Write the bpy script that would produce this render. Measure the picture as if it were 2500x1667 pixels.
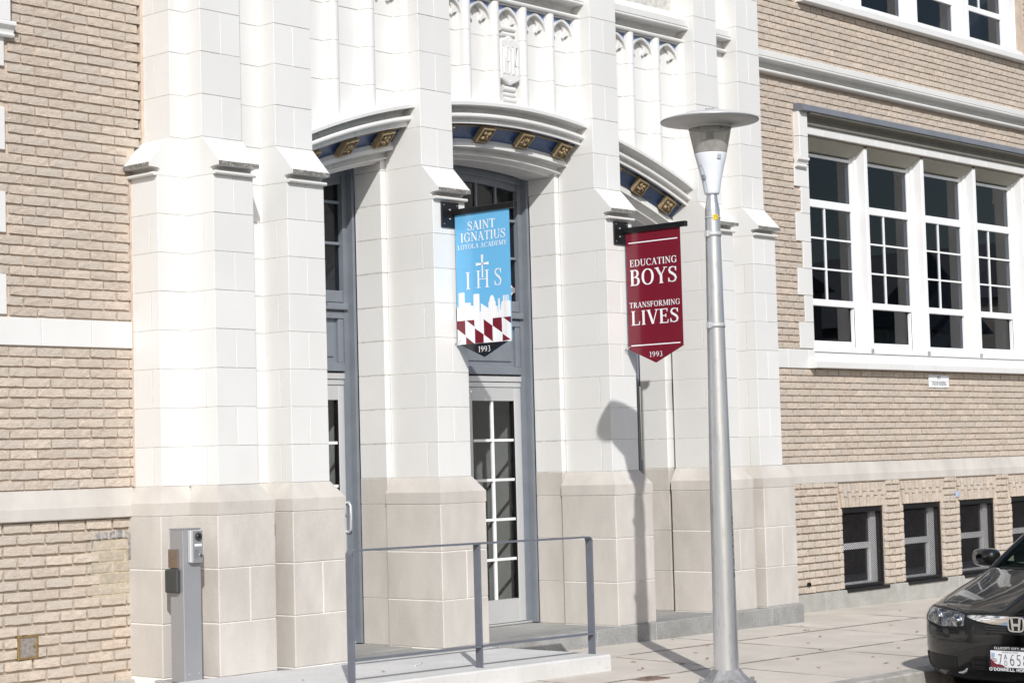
import bpy, math, random
from mathutils import Vector, Matrix
R = random.Random(7)
sc = bpy.context.scene
for o in list(bpy.data.objects): bpy.data.objects.remove(o, do_unlink=True)
COL = sc.collection

# ------------------------------------------------------------------ camera
# X runs along the facade, Y into the building, Z up; the brick wall face is Y = 0
yaw, pitch, roll = map(math.radians, (47.8714, 3.4241, -1.5253))
fwd = Vector((math.sin(yaw)*math.cos(pitch), math.cos(yaw)*math.cos(pitch), math.sin(pitch)))
rt = Vector((math.cos(yaw), -math.sin(yaw), 0)); up = rt.cross(fwd)
r2 = rt*math.cos(roll)+up*math.sin(roll); u2 = up*math.cos(roll)-rt*math.sin(roll)
CAM = Vector((-8.18448, -10.91674, 1.32826))
cd = bpy.data.cameras.new('camera'); cam = bpy.data.objects.new('camera', cd); COL.objects.link(cam)
m = Matrix.Identity(4)
for i in range(3): m[i][0], m[i][1], m[i][2], m[i][3] = r2[i], u2[i], -fwd[i], CAM[i]
cam.matrix_world = m
cd.sensor_width = 36; cd.sensor_fit = 'HORIZONTAL'; cd.lens = 4786.2/2500*36; cd.clip_end = 2000; cd.clip_start = .1
sc.camera = cam
sc.render.resolution_x, sc.render.resolution_y = 1024, 682

# ------------------------------------------------------------------ sky, sun, exposure
SUN_DIR = Vector((-.86, -1, .90)).normalized()          # towards the sun
elev = math.asin(SUN_DIR.z); azim = math.atan2(SUN_DIR.x, SUN_DIR.y)
w = bpy.data.worlds.new('World'); sc.world = w; w.use_nodes = True
nt = w.node_tree; bg = nt.nodes['Background']
sk = nt.nodes.new('ShaderNodeTexSky'); sk.sky_type = 'NISHITA'; sk.sun_disc = False
sk.sun_elevation = elev; sk.sun_rotation = azim; sk.air_density = 1.0; sk.dust_density = 1.5
nt.links.new(sk.outputs[0], bg.inputs[0]); bg.inputs[1].default_value = .12
sl = bpy.data.lights.new('sun', 'SUN'); sl.energy = 4.2; sl.angle = math.radians(.53); sl.color = (1, .98, .948)
so = bpy.data.objects.new('sun', sl); COL.objects.link(so)
so.rotation_euler = SUN_DIR.to_track_quat('Z', 'Y').to_euler(); so.location = SUN_DIR*30
sc.view_settings.view_transform = 'Standard'; sc.view_settings.look = 'None'
sc.view_settings.exposure = -.06; sc.view_settings.gamma = 1

# ------------------------------------------------------------------ materials
def nodes(name):
    mt = bpy.data.materials.new(name); mt.use_nodes = True
    return mt, mt.node_tree, mt.node_tree.nodes['Principled BSDF']
def stone(name, col, rough=.7, var=.08, tint=None, scale=6., amt=.12, speck=0, speckcol=(.1,.09,.08), speckscale=90.,
          bump=.0, bumpscale=60., spec=.4, stain=0, staincol=(.35,.32,.28), metal=0, stretch=(1,1,1), thr=.56):
    """base colour with broad mottling, pits or specks, per-piece variation and fine relief"""
    mt, t, p = nodes(name); N, K = t.nodes.new, t.links.new
    geo = N('ShaderNodeNewGeometry'); oi = N('ShaderNodeObjectInfo')
    mp = N('ShaderNodeMapping'); mp.inputs['Scale'].default_value = stretch; K(geo.outputs['Position'], mp.inputs[0])
    add = N('ShaderNodeMath'); add.operation = 'ADD'; K(oi.outputs['Random'], add.inputs[0]); K(geo.outputs['Random Per Island'], add.inputs[1])
    fr = N('ShaderNodeMath'); fr.operation = 'FRACT'; K(add.outputs[0], fr.inputs[0])
    n1 = N('ShaderNodeTexNoise'); n1.inputs['Scale'].default_value = scale; n1.inputs['Detail'].default_value = 6; K(mp.outputs[0], n1.inputs['Vector'])
    def mr(src, a, b, c, d):
        q = N('ShaderNodeMapRange'); q.inputs[1].default_value = a; q.inputs[2].default_value = b; q.inputs[3].default_value = c; q.inputs[4].default_value = d
        K(src, q.inputs[0]); return q.outputs[0]
    v1 = mr(fr.outputs[0], 0, 1, 1-var, 1+var); v2 = mr(n1.outputs[0], .3, .7, 1-amt, 1+amt)
    mu = N('ShaderNodeMath'); mu.operation = 'MULTIPLY'; K(v1, mu.inputs[0]); K(v2, mu.inputs[1])
    hs = N('ShaderNodeHueSaturation'); hs.inputs['Color'].default_value = (*col, 1); K(mu.outputs[0], hs.inputs['Value'])
    out = hs.outputs[0]
    def mix(fac, a, bcol):
        q = N('ShaderNodeMix'); q.data_type = 'RGBA'; K(fac, q.inputs[0]); K(a, q.inputs[6]); q.inputs[7].default_value = (*bcol, 1); return q.outputs[2]
    if tint:
        mm = N('ShaderNodeMath'); mm.operation = 'MULTIPLY'; K(fr.outputs[0], mm.inputs[0]); mm.inputs[1].default_value = 7.31
        f2 = N('ShaderNodeMath'); f2.operation = 'FRACT'; K(mm.outputs[0], f2.inputs[0]); out = mix(mr(f2.outputs[0], .35, 1, 0, .75), out, tint)
    if stain:
        n3 = N('ShaderNodeTexNoise'); n3.inputs['Scale'].default_value = 1.7; n3.inputs['Detail'].default_value = 8; n3.inputs['Roughness'].default_value = .65
        mp3 = N('ShaderNodeMapping'); mp3.inputs['Scale'].default_value = (1, 1, .45); K(geo.outputs['Position'], mp3.inputs[0]); K(mp3.outputs[0], n3.inputs['Vector'])
        out = mix(mr(n3.outputs[0], .48, .72, 0, stain), out, staincol)
    if speck:
        n2 = N('ShaderNodeTexNoise'); n2.inputs['Scale'].default_value = speckscale; n2.inputs['Detail'].default_value = 3; K(mp.outputs[0], n2.inputs['Vector'])
        sp = mr(n2.outputs[0], thr, thr+.12, 0, speck); out = mix(sp, out, speckcol)
    K(out, p.inputs['Base Color'])
    p.inputs['Roughness'].default_value = rough; p.inputs['Specular IOR Level'].default_value = spec; p.inputs['Metallic'].default_value = metal
    if bump:
        nb = N('ShaderNodeTexNoise'); nb.inputs['Scale'].default_value = bumpscale; nb.inputs['Detail'].default_value = 5; K(mp.outputs[0], nb.inputs['Vector'])
        bp = N('ShaderNodeBump'); bp.inputs['Strength'].default_value = bump; bp.inputs['Distance'].default_value = .01
        K(nb.outputs[0], bp.inputs['Height']); K(bp.outputs[0], p.inputs['Normal'])
    return mt
def glassy(name, tint=(.5,.52,.54), gloss=1., rough=.01, ior=1.5):
    mt, t, p = nodes(name); N, K = t.nodes.new, t.links.new
    t.nodes.remove(p); o = t.nodes['Material Output']
    tr = N('ShaderNodeBsdfTransparent'); tr.inputs[0].default_value = (*tint, 1)
    gl = N('ShaderNodeBsdfGlossy'); gl.inputs['Color'].default_value = (gloss, gloss, gloss, 1); gl.inputs['Roughness'].default_value = rough
    fr = N('ShaderNodeFresnel'); fr.inputs[0].default_value = ior
    ge = N('ShaderNodeNewGeometry'); iv = N('ShaderNodeMath'); iv.operation = 'SUBTRACT'; iv.inputs[0].default_value = 1; K(ge.outputs['Backfacing'], iv.inputs[1])
    mu = N('ShaderNodeMath'); mu.operation = 'MULTIPLY'; K(fr.outputs[0], mu.inputs[0]); K(iv.outputs[0], mu.inputs[1])
    mx = N('ShaderNodeMixShader'); K(mu.outputs[0], mx.inputs[0]); K(tr.outputs[0], mx.inputs[1]); K(gl.outputs[0], mx.inputs[2]); K(mx.outputs[0], o.inputs[0])
    return mt
M = {}
M['tc'] = stone('glazed_terracotta', (.705,.703,.692), rough=.38, stain=.30, staincol=(.63,.615,.585), var=.03, scale=2.2, amt=.02, spec=.45, bump=.05, bumpscale=14, speck=.12, speckscale=55, speckcol=(.55,.52,.46), thr=.63)
M['tc_dirty'] = stone('weathered_terracotta', (.17,.163,.15), rough=.9, var=.04, scale=20, amt=.3, speck=.8, speckscale=75, speckcol=(.48,.47,.44), thr=.54, bump=.3)
M['joint'] = stone('terracotta_joint', (.54,.53,.50), rough=.9, scale=20, amt=.2)
M['lime'] = stone('limestone', (.535,.505,.468), rough=.88, var=.05, scale=4, amt=.10, stain=.75, staincol=(.42,.39,.355), speck=.4, speckscale=120, speckcol=(.72,.68,.63), thr=.66, bump=.25, bumpscale=120, stretch=(1,1,.5))
M['limejoint'] = stone('limestone_joint', (.80,.78,.75), rough=.9, scale=20, amt=.1)
M['brick'] = stone('buff_brick', (.55,.47,.395), rough=.95, var=.085, tint=(.51,.46,.405), scale=24, amt=.13, stain=.35, staincol=(.455,.41,.355), speck=.58, speckscale=85, speckcol=(.27,.225,.19), thr=.57, bump=.7, bumpscale=95, spec=.15, stretch=(.6,.6,1.5))
M['brickpatch'] = stone('patched_brick', (.44,.385,.315), rough=.95, var=.10, scale=30, amt=.12, bump=.5, bumpscale=110, spec=.15)
M['mortar'] = stone('brick_mortar', (.565,.465,.385), rough=1, scale=9, amt=.14, bump=.5, bumpscale=150, spec=.1)
M['mortar2'] = stone('base_mortar', (.52,.44,.355), rough=1, scale=9, amt=.16, bump=.5, bumpscale=150, spec=.1)
M['cement'] = stone('smeared_cement', (.30,.29,.285), rough=1, scale=30, amt=.35, bump=.8, bumpscale=60, spec=.1, speck=.6, speckscale=30, speckcol=(.42,.41,.40))
M['yellowm'] = stone('yellow_mortar', (.46,.405,.31), rough=1, scale=30, amt=.15, bump=.5, bumpscale=100, spec=.1)
M['granite'] = stone('granite', (.33,.33,.32), rough=.8, var=.06, scale=8, amt=.15, speck=.7, speckscale=160, speckcol=(.16,.16,.155), thr=.5, stain=.55, staincol=(.20,.195,.18), bump=.2, bumpscale=160)
M['granite2'] = stone('pale_granite', (.40,.395,.37), rough=.8, var=.05, scale=8, amt=.12, speck=.6, speckscale=160, speckcol=(.26,.26,.25), thr=.5, stain=.4, staincol=(.36,.32,.23), bump=.2, bumpscale=160)
M['slab'] = stone('ramp_concrete', (.555,.55,.54), rough=.9, scale=3, amt=.06, speck=.4, speckscale=25, speckcol=(.46,.455,.44), thr=.58, stain=.5, staincol=(.48,.475,.46), bump=.15, bumpscale=150)
M['porch'] = stone('porch_concrete', (.34,.335,.32), rough=.85, scale=4, amt=.12, stain=.5, staincol=(.26,.26,.25), bump=.2, bumpscale=120)
M['walk'] = stone('sidewalk_concrete', (.58,.53,.468), rough=.95, var=.03, scale=2.2, amt=.08, stain=.5, staincol=(.46,.425,.385), speck=.5, speckscale=45, speckcol=(.36,.33,.30), thr=.63, bump=.25, bumpscale=130, stretch=(1,1,1))
M['bed'] = stone('joint_dirt', (.16,.145,.125), rough=1, scale=9, amt=.3)
M['grime'] = stone('joint_grime', (.475,.435,.385), rough=1, scale=14, amt=.25, speck=.6, speckscale=50, speckcol=(.36,.33,.29), thr=.5)
M['curb'] = stone('curb_concrete', (.36,.345,.32), rough=.95, scale=8, amt=.2, bump=.4, speck=.6, speckscale=60, speckcol=(.2,.19,.18))
M['asphalt'] = stone('asphalt', (.055,.055,.056), rough=.95, scale=3, amt=.2, speck=.5, speckscale=140, speckcol=(.13,.13,.13), bump=.6, bumpscale=180)
M['blue'] = stone('cobalt_glaze', (.022,.062,.17), rough=.32, var=.15, scale=22, amt=.35, spec=.5)
M['blue2'] = stone('spandrel_glaze', (.20,.28,.50), rough=.35, var=.1, scale=20, amt=.2)
M['gold'] = stone('gilt_terracotta', (.33,.25,.145), rough=.55, var=.08, scale=40, amt=.25, bump=.4, bumpscale=70, speck=.5, speckscale=60, speckcol=(.20,.15,.09))
M['goldpale'] = stone('buff_field', (.62,.47,.28), rough=.6, scale=20, amt=.1)
M['skyblue'] = stone('pale_blue_glaze', (.36,.47,.68), rough=.4, scale=20, amt=.1)
M['paint'] = stone('blue_grey_paint', (.175,.195,.225), rough=.42, var=.02, scale=6, amt=.08, bump=.12, bumpscale=40, speck=.5, speckscale=50, speckcol=(.30,.31,.35), thr=.69)
M['rail'] = stone('rail_paint', (.125,.135,.165), rough=.5, var=.02, scale=12, amt=.08)
M['steel'] = stone('painted_lintel', (.155,.165,.19), rough=.6, scale=5, amt=.1)
M['alu'] = stone('anodised_aluminium', (.55,.56,.57), rough=.38, scale=3, amt=.03, metal=.35, spec=.5)
M['alud'] = stone('brushed_grey_steel', (.34,.345,.36), rough=.42, scale=3, amt=.04, metal=.4)
M['white'] = stone('white_window_paint', (.80,.81,.82), rough=.4, var=.01, scale=4, amt=.02)
M['cream'] = stone('cream_soffit', (.34,.325,.27), rough=.6, scale=8, amt=.06)
M['mould'] = stone('shaded_head_mould', (.20,.19,.165), rough=.7, scale=8, amt=.1)  # shadow under the lintel is put into this dark colour
M['glass'] = glassy('window_glass', (.52,.55,.60), gloss=.85)
M['doorglass'] = glassy('door_glass', (.80,.82,.83), ior=1.5)
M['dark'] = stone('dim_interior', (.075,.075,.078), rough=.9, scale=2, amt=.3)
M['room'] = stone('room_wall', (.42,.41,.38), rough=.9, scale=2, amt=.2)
M['black'] = stone('black_powder_coat', (.010,.010,.011), rough=.35, scale=10, amt=.1)
M['grille'] = stone('rusting_grille', (.028,.026,.028), rough=.7, scale=12, amt=.3, speck=.6, speckscale=30, speckcol=(.10,.05,.035), thr=.6)
M['mullionscreen'] = M['black']
M['galv'] = stone('galvanised_steel', (.62,.625,.64), rough=.32, scale=8, amt=.09, metal=.75, speck=.3, speckscale=40, speckcol=(.36,.36,.37), stretch=(1,1,.25), bump=.05, bumpscale=30)
M['galvd'] = stone('cast_base_metal', (.27,.27,.275), rough=.7, scale=20, amt=.25, metal=.4, bump=.4, bumpscale=60)
M['lampwhite'] = stone('white_lamp_housing', (.70,.74,.80), rough=.35, scale=5, amt=.03)
M['lampgrey'] = stone('lamp_disc', (.56,.56,.55), rough=.5, scale=5, amt=.04)
M['smoke'] = glassy('smoked_lamp_glass', (.80,.79,.765), gloss=.8, rough=.05)
_t = M['smoke'].node_tree; _mx = [n for n in _t.nodes if n.type == 'MIX_SHADER'][0]; _df = _t.nodes.new('ShaderNodeBsdfDiffuse'); _df.inputs[0].default_value = (.60,.595,.575,1)
_m2 = _t.nodes.new('ShaderNodeMixShader'); _m2.inputs[0].default_value = .30; _t.links.new(_mx.outputs[0], _m2.inputs[1]); _t.links.new(_df.outputs[0], _m2.inputs[2]); _t.links.new(_m2.outputs[0], _t.nodes['Material Output'].inputs[0])
M['print_blue'] = stone('sky_blue_vinyl', (.135,.42,.70), rough=.16, scale=3, amt=.01, spec=.6)
M['print_red'] = stone('maroon_vinyl', (.165,.012,.026), rough=.16, scale=3, amt=.01, spec=.6)
M['print_white'] = stone('white_vinyl', (.80,.81,.84), rough=.25, scale=3, amt=.01, spec=.5)
M['print_black'] = stone('black_vinyl', (.012,.012,.018), rough=.18, scale=3, amt=.01, spec=.6)
M['ink'] = stone('dark_ink', (.05,.05,.06), rough=.8)
M['yellow'] = stone('yellow_tag', (.75,.52,.02), rough=.5)
M['brass'] = stone('tarnished_brass', (.30,.21,.09), rough=.5, scale=20, amt=.2, metal=.5)
M['plaque'] = stone('bronze_plaque', (.20,.155,.125), rough=.4, scale=10, amt=.2, metal=.3)
M['hatch'] = stone('pitted_hatch', (.33,.295,.27), rough=.6, scale=40, amt=.25, metal=.3, bump=.4)
M['reader'] = stone('charcoal_plastic', (.045,.048,.045), rough=.5, scale=10, amt=.06)
M['leafm'] = stone('dry_leaf', (.30,.16,.09), rough=.9, var=.35, tint=(.42,.28,.14), scale=60, amt=.3)
M['rust'] = stone('rusty_cover', (.21,.145,.11), rough=.9, scale=30, amt=.3, bump=.4)
mt, t, p = nodes('charcoal_car_paint'); M['car'] = mt
p.inputs['Base Color'].default_value = (.010,.0098,.0098,1); p.inputs['Specular IOR Level'].default_value = .2; p.inputs['Metallic'].default_value = .0; p.inputs['Roughness'].default_value = .3
p.inputs['Coat Weight'].default_value = 1; p.inputs['Coat Roughness'].default_value = .03
ns = t.nodes.new('ShaderNodeTexNoise'); ns.inputs['Scale'].default_value = 900; rp = t.nodes.new('ShaderNodeMapRange'); rp.inputs[3].default_value = .25; rp.inputs[4].default_value = .40
t.links.new(ns.outputs[0], rp.inputs[0]); t.links.new(rp.outputs[0], p.inputs['Roughness'])
M['trim'] = stone('black_trim', (.014,.014,.015), rough=.5)
M['trimgrey'] = stone('grey_trim', (.05,.05,.052), rough=.5)
M['tyre'] = stone('tyre_rubber', (.02,.02,.02), rough=.9)
M['chrome'] = stone('chrome', (.75,.75,.76), rough=.07, metal=1, var=0, amt=0)
M['lens'] = glassy('headlight_lens', (.86,.87,.88), rough=.02)
M['reflector'] = stone('headlight_bowl', (.55,.56,.60), rough=.12, metal=.9, scale=30, amt=.25, bump=.4, bumpscale=25)
M['carglass'] = glassy('windshield_glass', (.45,.55,.52))
M['seat'] = stone('car_interior', (.16,.155,.14), rough=.9)

# ------------------------------------------------------------------ mesh helpers
W = {}
def link(o, parent, loc):
    COL.objects.link(o); W[o] = Vector(loc)
    if parent: o.parent = parent; o.location = Vector(loc)-W[parent]
    else: o.location = loc
    return o
def tag(o, label=None, cat=None, group=None, kind=None):
    if label: o['label'] = label
    if cat: o['category'] = cat
    if group: o['group'] = group
    if kind: o['kind'] = kind
    return o
def empty(name, loc, label, cat, group=None):
    o = bpy.data.objects.new(name, None); o.empty_display_size = .1; link(o, None, loc); return tag(o, label, cat, group)
class MB:
    def __init__(s): s.v = []; s.f = []; s.sm = []; s.mi = []; s.m = 0
    def face(s, idx, smooth=False): s.f.append(idx); s.sm.append(smooth); s.mi.append(s.m)
    def add(s, vs, fs, smooth=False):
        b = len(s.v); s.v += [tuple(q) for q in vs]
        for f in fs: s.face([b+i for i in f], smooth)
    def box(s, x0, x1, y0, y1, z0, z1, bev=0, jit=0):
        if x1 < x0: x0, x1 = x1, x0
        if y1 < y0: y0, y1 = y1, y0
        if z1 < z0: z0, z1 = z1, z0
        if not bev:
            vs = [(x, y, z) for x in (x0, x1) for y in (y0, y1) for z in (z0, z1)]
            s.add(vs, [(0,1,3,2),(4,6,7,5),(0,4,5,1),(2,3,7,6),(0,2,6,4),(1,5,7,3)]); return s
        bev = min(bev, .45*min(x1-x0, y1-y0, z1-z0))
        # front-chamfered box: the face towards -Y and both sides carry chamfered edges
        c = ((x0+x1)/2, (y0+y1)/2, (z0+z1)/2); h = ((x1-x0)/2, (y1-y0)/2, (z1-z0)/2)
        vs = []; ids = {}
        for sx in (-1, 1):
            for sy in (-1, 1):
                for sz in (-1, 1):
                    for ax in range(3):
                        p = [h[0]*sx, h[1]*sy, h[2]*sz]
                        for k in range(3):
                            if k != ax: p[k] -= bev*(sx, sy, sz)[k]
                        if jit: p = [q+R.uniform(-jit, jit) for q in p]
                        ids[(sx, sy, sz, ax)] = len(vs); vs.append((c[0]+p[0], c[1]+p[1], c[2]+p[2]))
        fs = []
        for ax in range(3):
            o1, o2 = [k for k in range(3) if k != ax]
            for sg in (-1, 1):
                q = []
                for a, b_ in ((-1,-1),(1,-1),(1,1),(-1,1)):
                    k = [0,0,0]; k[ax] = sg; k[o1] = a; k[o2] = b_; q.append(ids[(*k, ax)])
                fl = (sg == 1) ^ (ax == 1); fs.append(q if fl else q[::-1])
        for ax in range(3):                      # edges parallel to ax
            o1, o2 = [k for k in range(3) if k != ax]
            for a in (-1, 1):
                for b_ in (-1, 1):
                    def kk(e): k = [0,0,0]; k[ax] = e; k[o1] = a; k[o2] = b_; return k
                    q = [ids[(*kk(-1), o1)], ids[(*kk(1), o1)], ids[(*kk(1), o2)], ids[(*kk(-1), o2)]]
                    fl = (a*b_ == 1) ^ (ax == 1); fs.append(q[::-1] if fl else q)
        for sx in (-1, 1):
            for sy in (-1, 1):
                for sz in (-1, 1):
                    q = [ids[(sx, sy, sz, k)] for k in range(3)]; fs.append(q if sx*sy*sz == 1 else q[::-1])
        s.add(vs, fs); return s
    def prism(s, prof, axis, t0, t1, caps=True, smooth=False):
        """extrude a closed 2-D profile; axis 'x': prof=(y,z); 'y': prof=(x,z); 'z': prof=(x,y)"""
        def P(a, b_, t_): return {'x': (t_, a, b_), 'y': (a, t_, b_), 'z': (a, b_, t_)}[axis]
        n = len(prof); ar = sum(prof[i][0]*prof[(i+1) % n][1]-prof[(i+1) % n][0]*prof[i][1] for i in range(n))
        if (ar < 0) ^ (axis == 'y'): prof = prof[::-1]
        vs = [P(a, b_, t0) for a, b_ in prof]+[P(a, b_, t1) for a, b_ in prof]
        s.add(vs, [((i+1) % n, i, n+i, n+(i+1) % n)[::-1] for i in range(n)], smooth)
        if caps: s.add(vs, [list(range(n))[::-1], [n+i for i in range(n)]])
        return s
    def tube(s, path, r, n=10, caps=True, smooth=True):
        path = [Vector(q) for q in path]; rr = r if isinstance(r, (list, tuple)) else [r]*len(path); vs = []
        for i, q in enumerate(path):
            d = (path[min(i+1, len(path)-1)]-path[max(i-1, 0)]).normalized()
            a = d.orthogonal().normalized() if i == 0 else (a-d*a.dot(d)).normalized()
            b_ = d.cross(a)
            vs += [q+(a*math.cos(2*math.pi*k/n)+b_*math.sin(2*math.pi*k/n))*rr[i] for k in range(n)]
        fs = [(i*n+k, i*n+(k+1) % n, (i+1)*n+(k+1) % n, (i+1)*n+k) for i in range(len(path)-1) for k in range(n)]
        s.add(vs, fs, smooth)
        if caps: s.add(vs[:n], [list(range(n))[::-1]]); s.add(vs[-n:], [list(range(n))])
        return s
    def lathe(s, c, prof, n=32, smooth=True, caps=True):
        vs = [(c[0]+r*math.cos(2*math.pi*k/n), c[1]+r*math.sin(2*math.pi*k/n), c[2]+z) for r, z in prof for k in range(n)]
        fs = [(i*n+k, i*n+(k+1) % n, (i+1)*n+(k+1) % n, (i+1)*n+k) for i in range(len(prof)-1) for k in range(n)]
        s.add(vs, fs, smooth)
        if caps:
            s.add(vs[:n], [list(range(n))[::-1]]); s.add(vs[-n:], [list(range(n))])
        return s
    def build(s, name, mat, parent=None, kind=None, origin=None):
        if not s.f: return None
        n = len(s.v)
        if origin is None:
            origin = tuple((min(q[k] for q in s.v)+max(q[k] for q in s.v))/2 for k in range(3))
        me = bpy.data.meshes.new(name)
        me.from_pydata([(q[0]-origin[0], q[1]-origin[1], q[2]-origin[2]) for q in s.v], [], s.f)
        mats = mat if isinstance(mat, list) else [mat]
        for q in mats: me.materials.append(M[q])
        me.polygons.foreach_set('use_smooth', s.sm); me.polygons.foreach_set('material_index', s.mi)
        me.update(); o = bpy.data.objects.new(name, me); link(o, parent, origin)
        if kind: o['kind'] = kind
        return o
def B(name, mat, parent, *box, bev=0, kind=None):
    mb = MB(); mb.box(*box, bev=bev); return mb.build(name, mat, parent, kind)
def cells(x0, x1, z0, z1, holes):
    xs = sorted({x0, x1, *[min(max(v, x0), x1) for h in holes for v in h[:2]]}); zs = sorted({z0, z1, *[min(max(v, z0), z1) for h in holes for v in h[2:]]})
    for a, b_ in zip(zs, zs[1:]):
        run = None
        for c, d in zip(xs, xs[1:]):
            mx, mz = (c+d)/2, (a+b_)/2; hole = any(h[0] < mx < h[1] and h[2] < mz < h[3] for h in holes)
            if hole:
                if run is not None: yield (run, c, a, b_); run = None
            elif run is None: run = c
        if run is not None: yield (run, x1, a, b_)
# ------------------------------------------------------------------ drawn lettering (stroke letters with thick and thin)
def glyph(ch, serif):
    TH, TN = (.155, .06) if serif else (.13, .13)
    out = []; sf = .05
    def L(x0, y0, x1, y1, w_): out.append([((x0, y0), w_), ((x1, y1), w_)])
    def S(x, y, h=.13):
        if serif: L(x-h, y+(sf/2 if y < .5 else -sf/2), x+h, y+(sf/2 if y < .5 else -sf/2), sf)
    def A(cx, cy, rx, ry, a0, a1, thick=None, n=16):
        th = TH if thick is None else thick; pts = []
        for i in range(n+1):
            a = math.radians(a0+(a1-a0)*i/n); w_ = TN+(th-TN)*abs(math.cos(a))**1.3
            pts.append(((cx+(rx-w_*.5)*math.cos(a), cy+(ry-TN*.5)*math.sin(a)), w_))
        out.append(pts)
    def st(x, w_=None, y0=0, y1=1, s0=True, s1=True):
        L(x, y0, x, y1, TH if w_ is None else w_)
        if s0: S(x, y0)
        if s1: S(x, y1)
    if ch == 'I': st(.16); adv = .36
    elif ch == 'H': st(.16); st(.66); L(.16, .5, .66, .5, TN); adv = .82
    elif ch == 'L': st(.16); L(.1, TN/2, .58, TN/2, TN); L(.56, 0, .6, .26, TN); adv = .66
    elif ch == 'T': st(.36, s1=False); L(.03, 1-TN/2, .69, 1-TN/2, TN); serif and (L(.05, .78, .04, 1, TN), L(.67, .78, .68, 1, TN)); adv = .74
    elif ch in 'EF':
        st(.16); L(.1, 1-TN/2, .56, 1-TN/2, TN); L(.16, .52, .46, .52, TN); serif and (L(.55, .78, .56, 1, TN), L(.46, .4, .46, .64, TN))
        if ch == 'E': L(.1, TN/2, .6, TN/2, TN); serif and L(.58, 0, .61, .24, TN)
        adv = .68 if ch == 'E' else .62
    elif ch == 'N': st(.14, TN if serif else TH, s1=False); serif and S(.12, 1, .12); L(.15, .97, .68, .05, TH); st(.69, TN if serif else TH, s0=False); adv = .84
    elif ch == 'M': st(.13, TN if serif else TH); L(.15, .98, .46, .08, TH); L(.46, .08, .8, .96, TN); st(.82); adv = .98
    elif ch == 'A': L(.09, 0, .38, .98, TN); L(.36, 1, .66, 0, TH); L(.2, .34, .56, .34, TN); S(.09, 0); S(.66, 0, .14); adv = .78
    elif ch == 'V': L(.1, 1, .4, .02, TH); L(.4, .02, .68, 1, TN); S(.1, 1, .14); S(.68, 1); adv = .78
    elif ch == 'Y': L(.1, 1, .38, .48, TH); L(.38, .48, .66, 1, TN); st(.38, y1=.5, s1=False); S(.1, 1, .14); S(.66, 1); adv = .76
    elif ch in 'O0': A(.43, .5, .40 if ch == 'O' else .3, .51, 0, 360, n=32); adv = .88 if ch == 'O' else .78
    elif ch == 'C': A(.43, .5, .40, .51, 42, 318, n=24); serif and L(.72, .68, .73, .95, TN); adv = .80
    elif ch == 'G': A(.43, .5, .40, .51, 42, 320, n=24); L(.70, .06, .70, .42, TH); serif and (L(.72, .7, .73, .95, TN), S(.68, .47, .14)); adv = .88
    elif ch == 'D': st(.16); L(.16, 1-TN/2, .36, 1-TN/2, TN); L(.16, TN/2, .36, TN/2, TN); A(.36, .5, .42, .5, -90, 90); adv = .84
    elif ch in 'BRP':
        st(.16); L(.16, 1-TN/2, .34, 1-TN/2, TN); L(.16, .52, .34, .52, TN); A(.34, .76, .25, .24, -90, 90, TH*.9)
        if ch == 'B': L(.16, TN/2, .36, TN/2, TN); A(.36, .27, .29, .27, -90, 90); adv = .70
        elif ch == 'R': L(.36, .5, .68, 0, TH*.95); S(.68, 0, .1); adv = .78
        else: adv = .66
    elif ch == 'U': st(.16, y0=.32, s0=False); A(.40, .33, .315, .34, 180, 360, TH*.75); st(.68, TN if serif else TH, y0=.32, s0=False); adv = .82
    elif ch == 'S':
        P = [(.52,.78),(.47,.92),(.32,.97),(.17,.92),(.10,.77),(.17,.63),(.31,.54),(.45,.43),(.53,.27),(.46,.09),(.29,.03),(.13,.08),(.07,.23)]
        ws = [TN,TN,TN,(TN+TH)/2,TH*.8,TH,TH,TH,TH*.8,(TN+TH)/2,TN,TN,TN]; out.append(list(zip(P, ws))); serif and (L(.53,.7,.53,.97,TN), L(.06,.03,.06,.3,TN)); adv = .62
    elif ch == '1': st(.3, TH*.9, s1=False); L(.14, .84, .3, .97, TN*1.3); adv = .5
    elif ch == '9': A(.3, .68, .25, .32, 0, 360, TH*.85, 24); out.append([((.52,.66), TH*.8), ((.5,.4), TH*.8), ((.38,.14), TH*.6), ((.16,.02), TN)]); adv = .62
    elif ch == '6': A(.3, .32, .25, .32, 0, 360, TH*.85, 24); out.append([((.08,.34), TH*.8), ((.12,.64), TH*.8), ((.28,.9), TH*.6), ((.46,.98), TN)]); adv = .62
    elif ch == '8': A(.3, .26, .25, .27, 0, 360, TH*.85, 24); A(.3, .76, .21, .25, 0, 360, TH*.85, 24); adv = .62
    elif ch == '3': A(.26, .76, .22, .25, -80, 140, TH*.8, 20); A(.25, .27, .27, .28, -140, 85, TH*.85, 20); adv = .58
    elif ch == '7': L(.06, 1-.06, .54, 1-.06, .1); L(.5, .95, .22, 0, TH*.9); adv = .6
    elif ch == '5': L(.14, .95, .5, .95, .1); L(.14, .95, .12, .55, .1); A(.26, .33, .26, .33, -130, 110, TH*.85, 20); adv = .6
    elif ch == '4': L(.4, 0, .4, 1, TH*.9); L(.4, 1, .05, .32, TN*1.3); L(.03, .3, .58, .3, TN*1.3); adv = .62
    elif ch == "'": L(.1, .72, .12, 1, TH*.8); adv = .22
    elif ch == ',': L(.12, .1, .06, -.14, TH*.8); adv = .24
    else: adv = .34
    return out, adv
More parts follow.
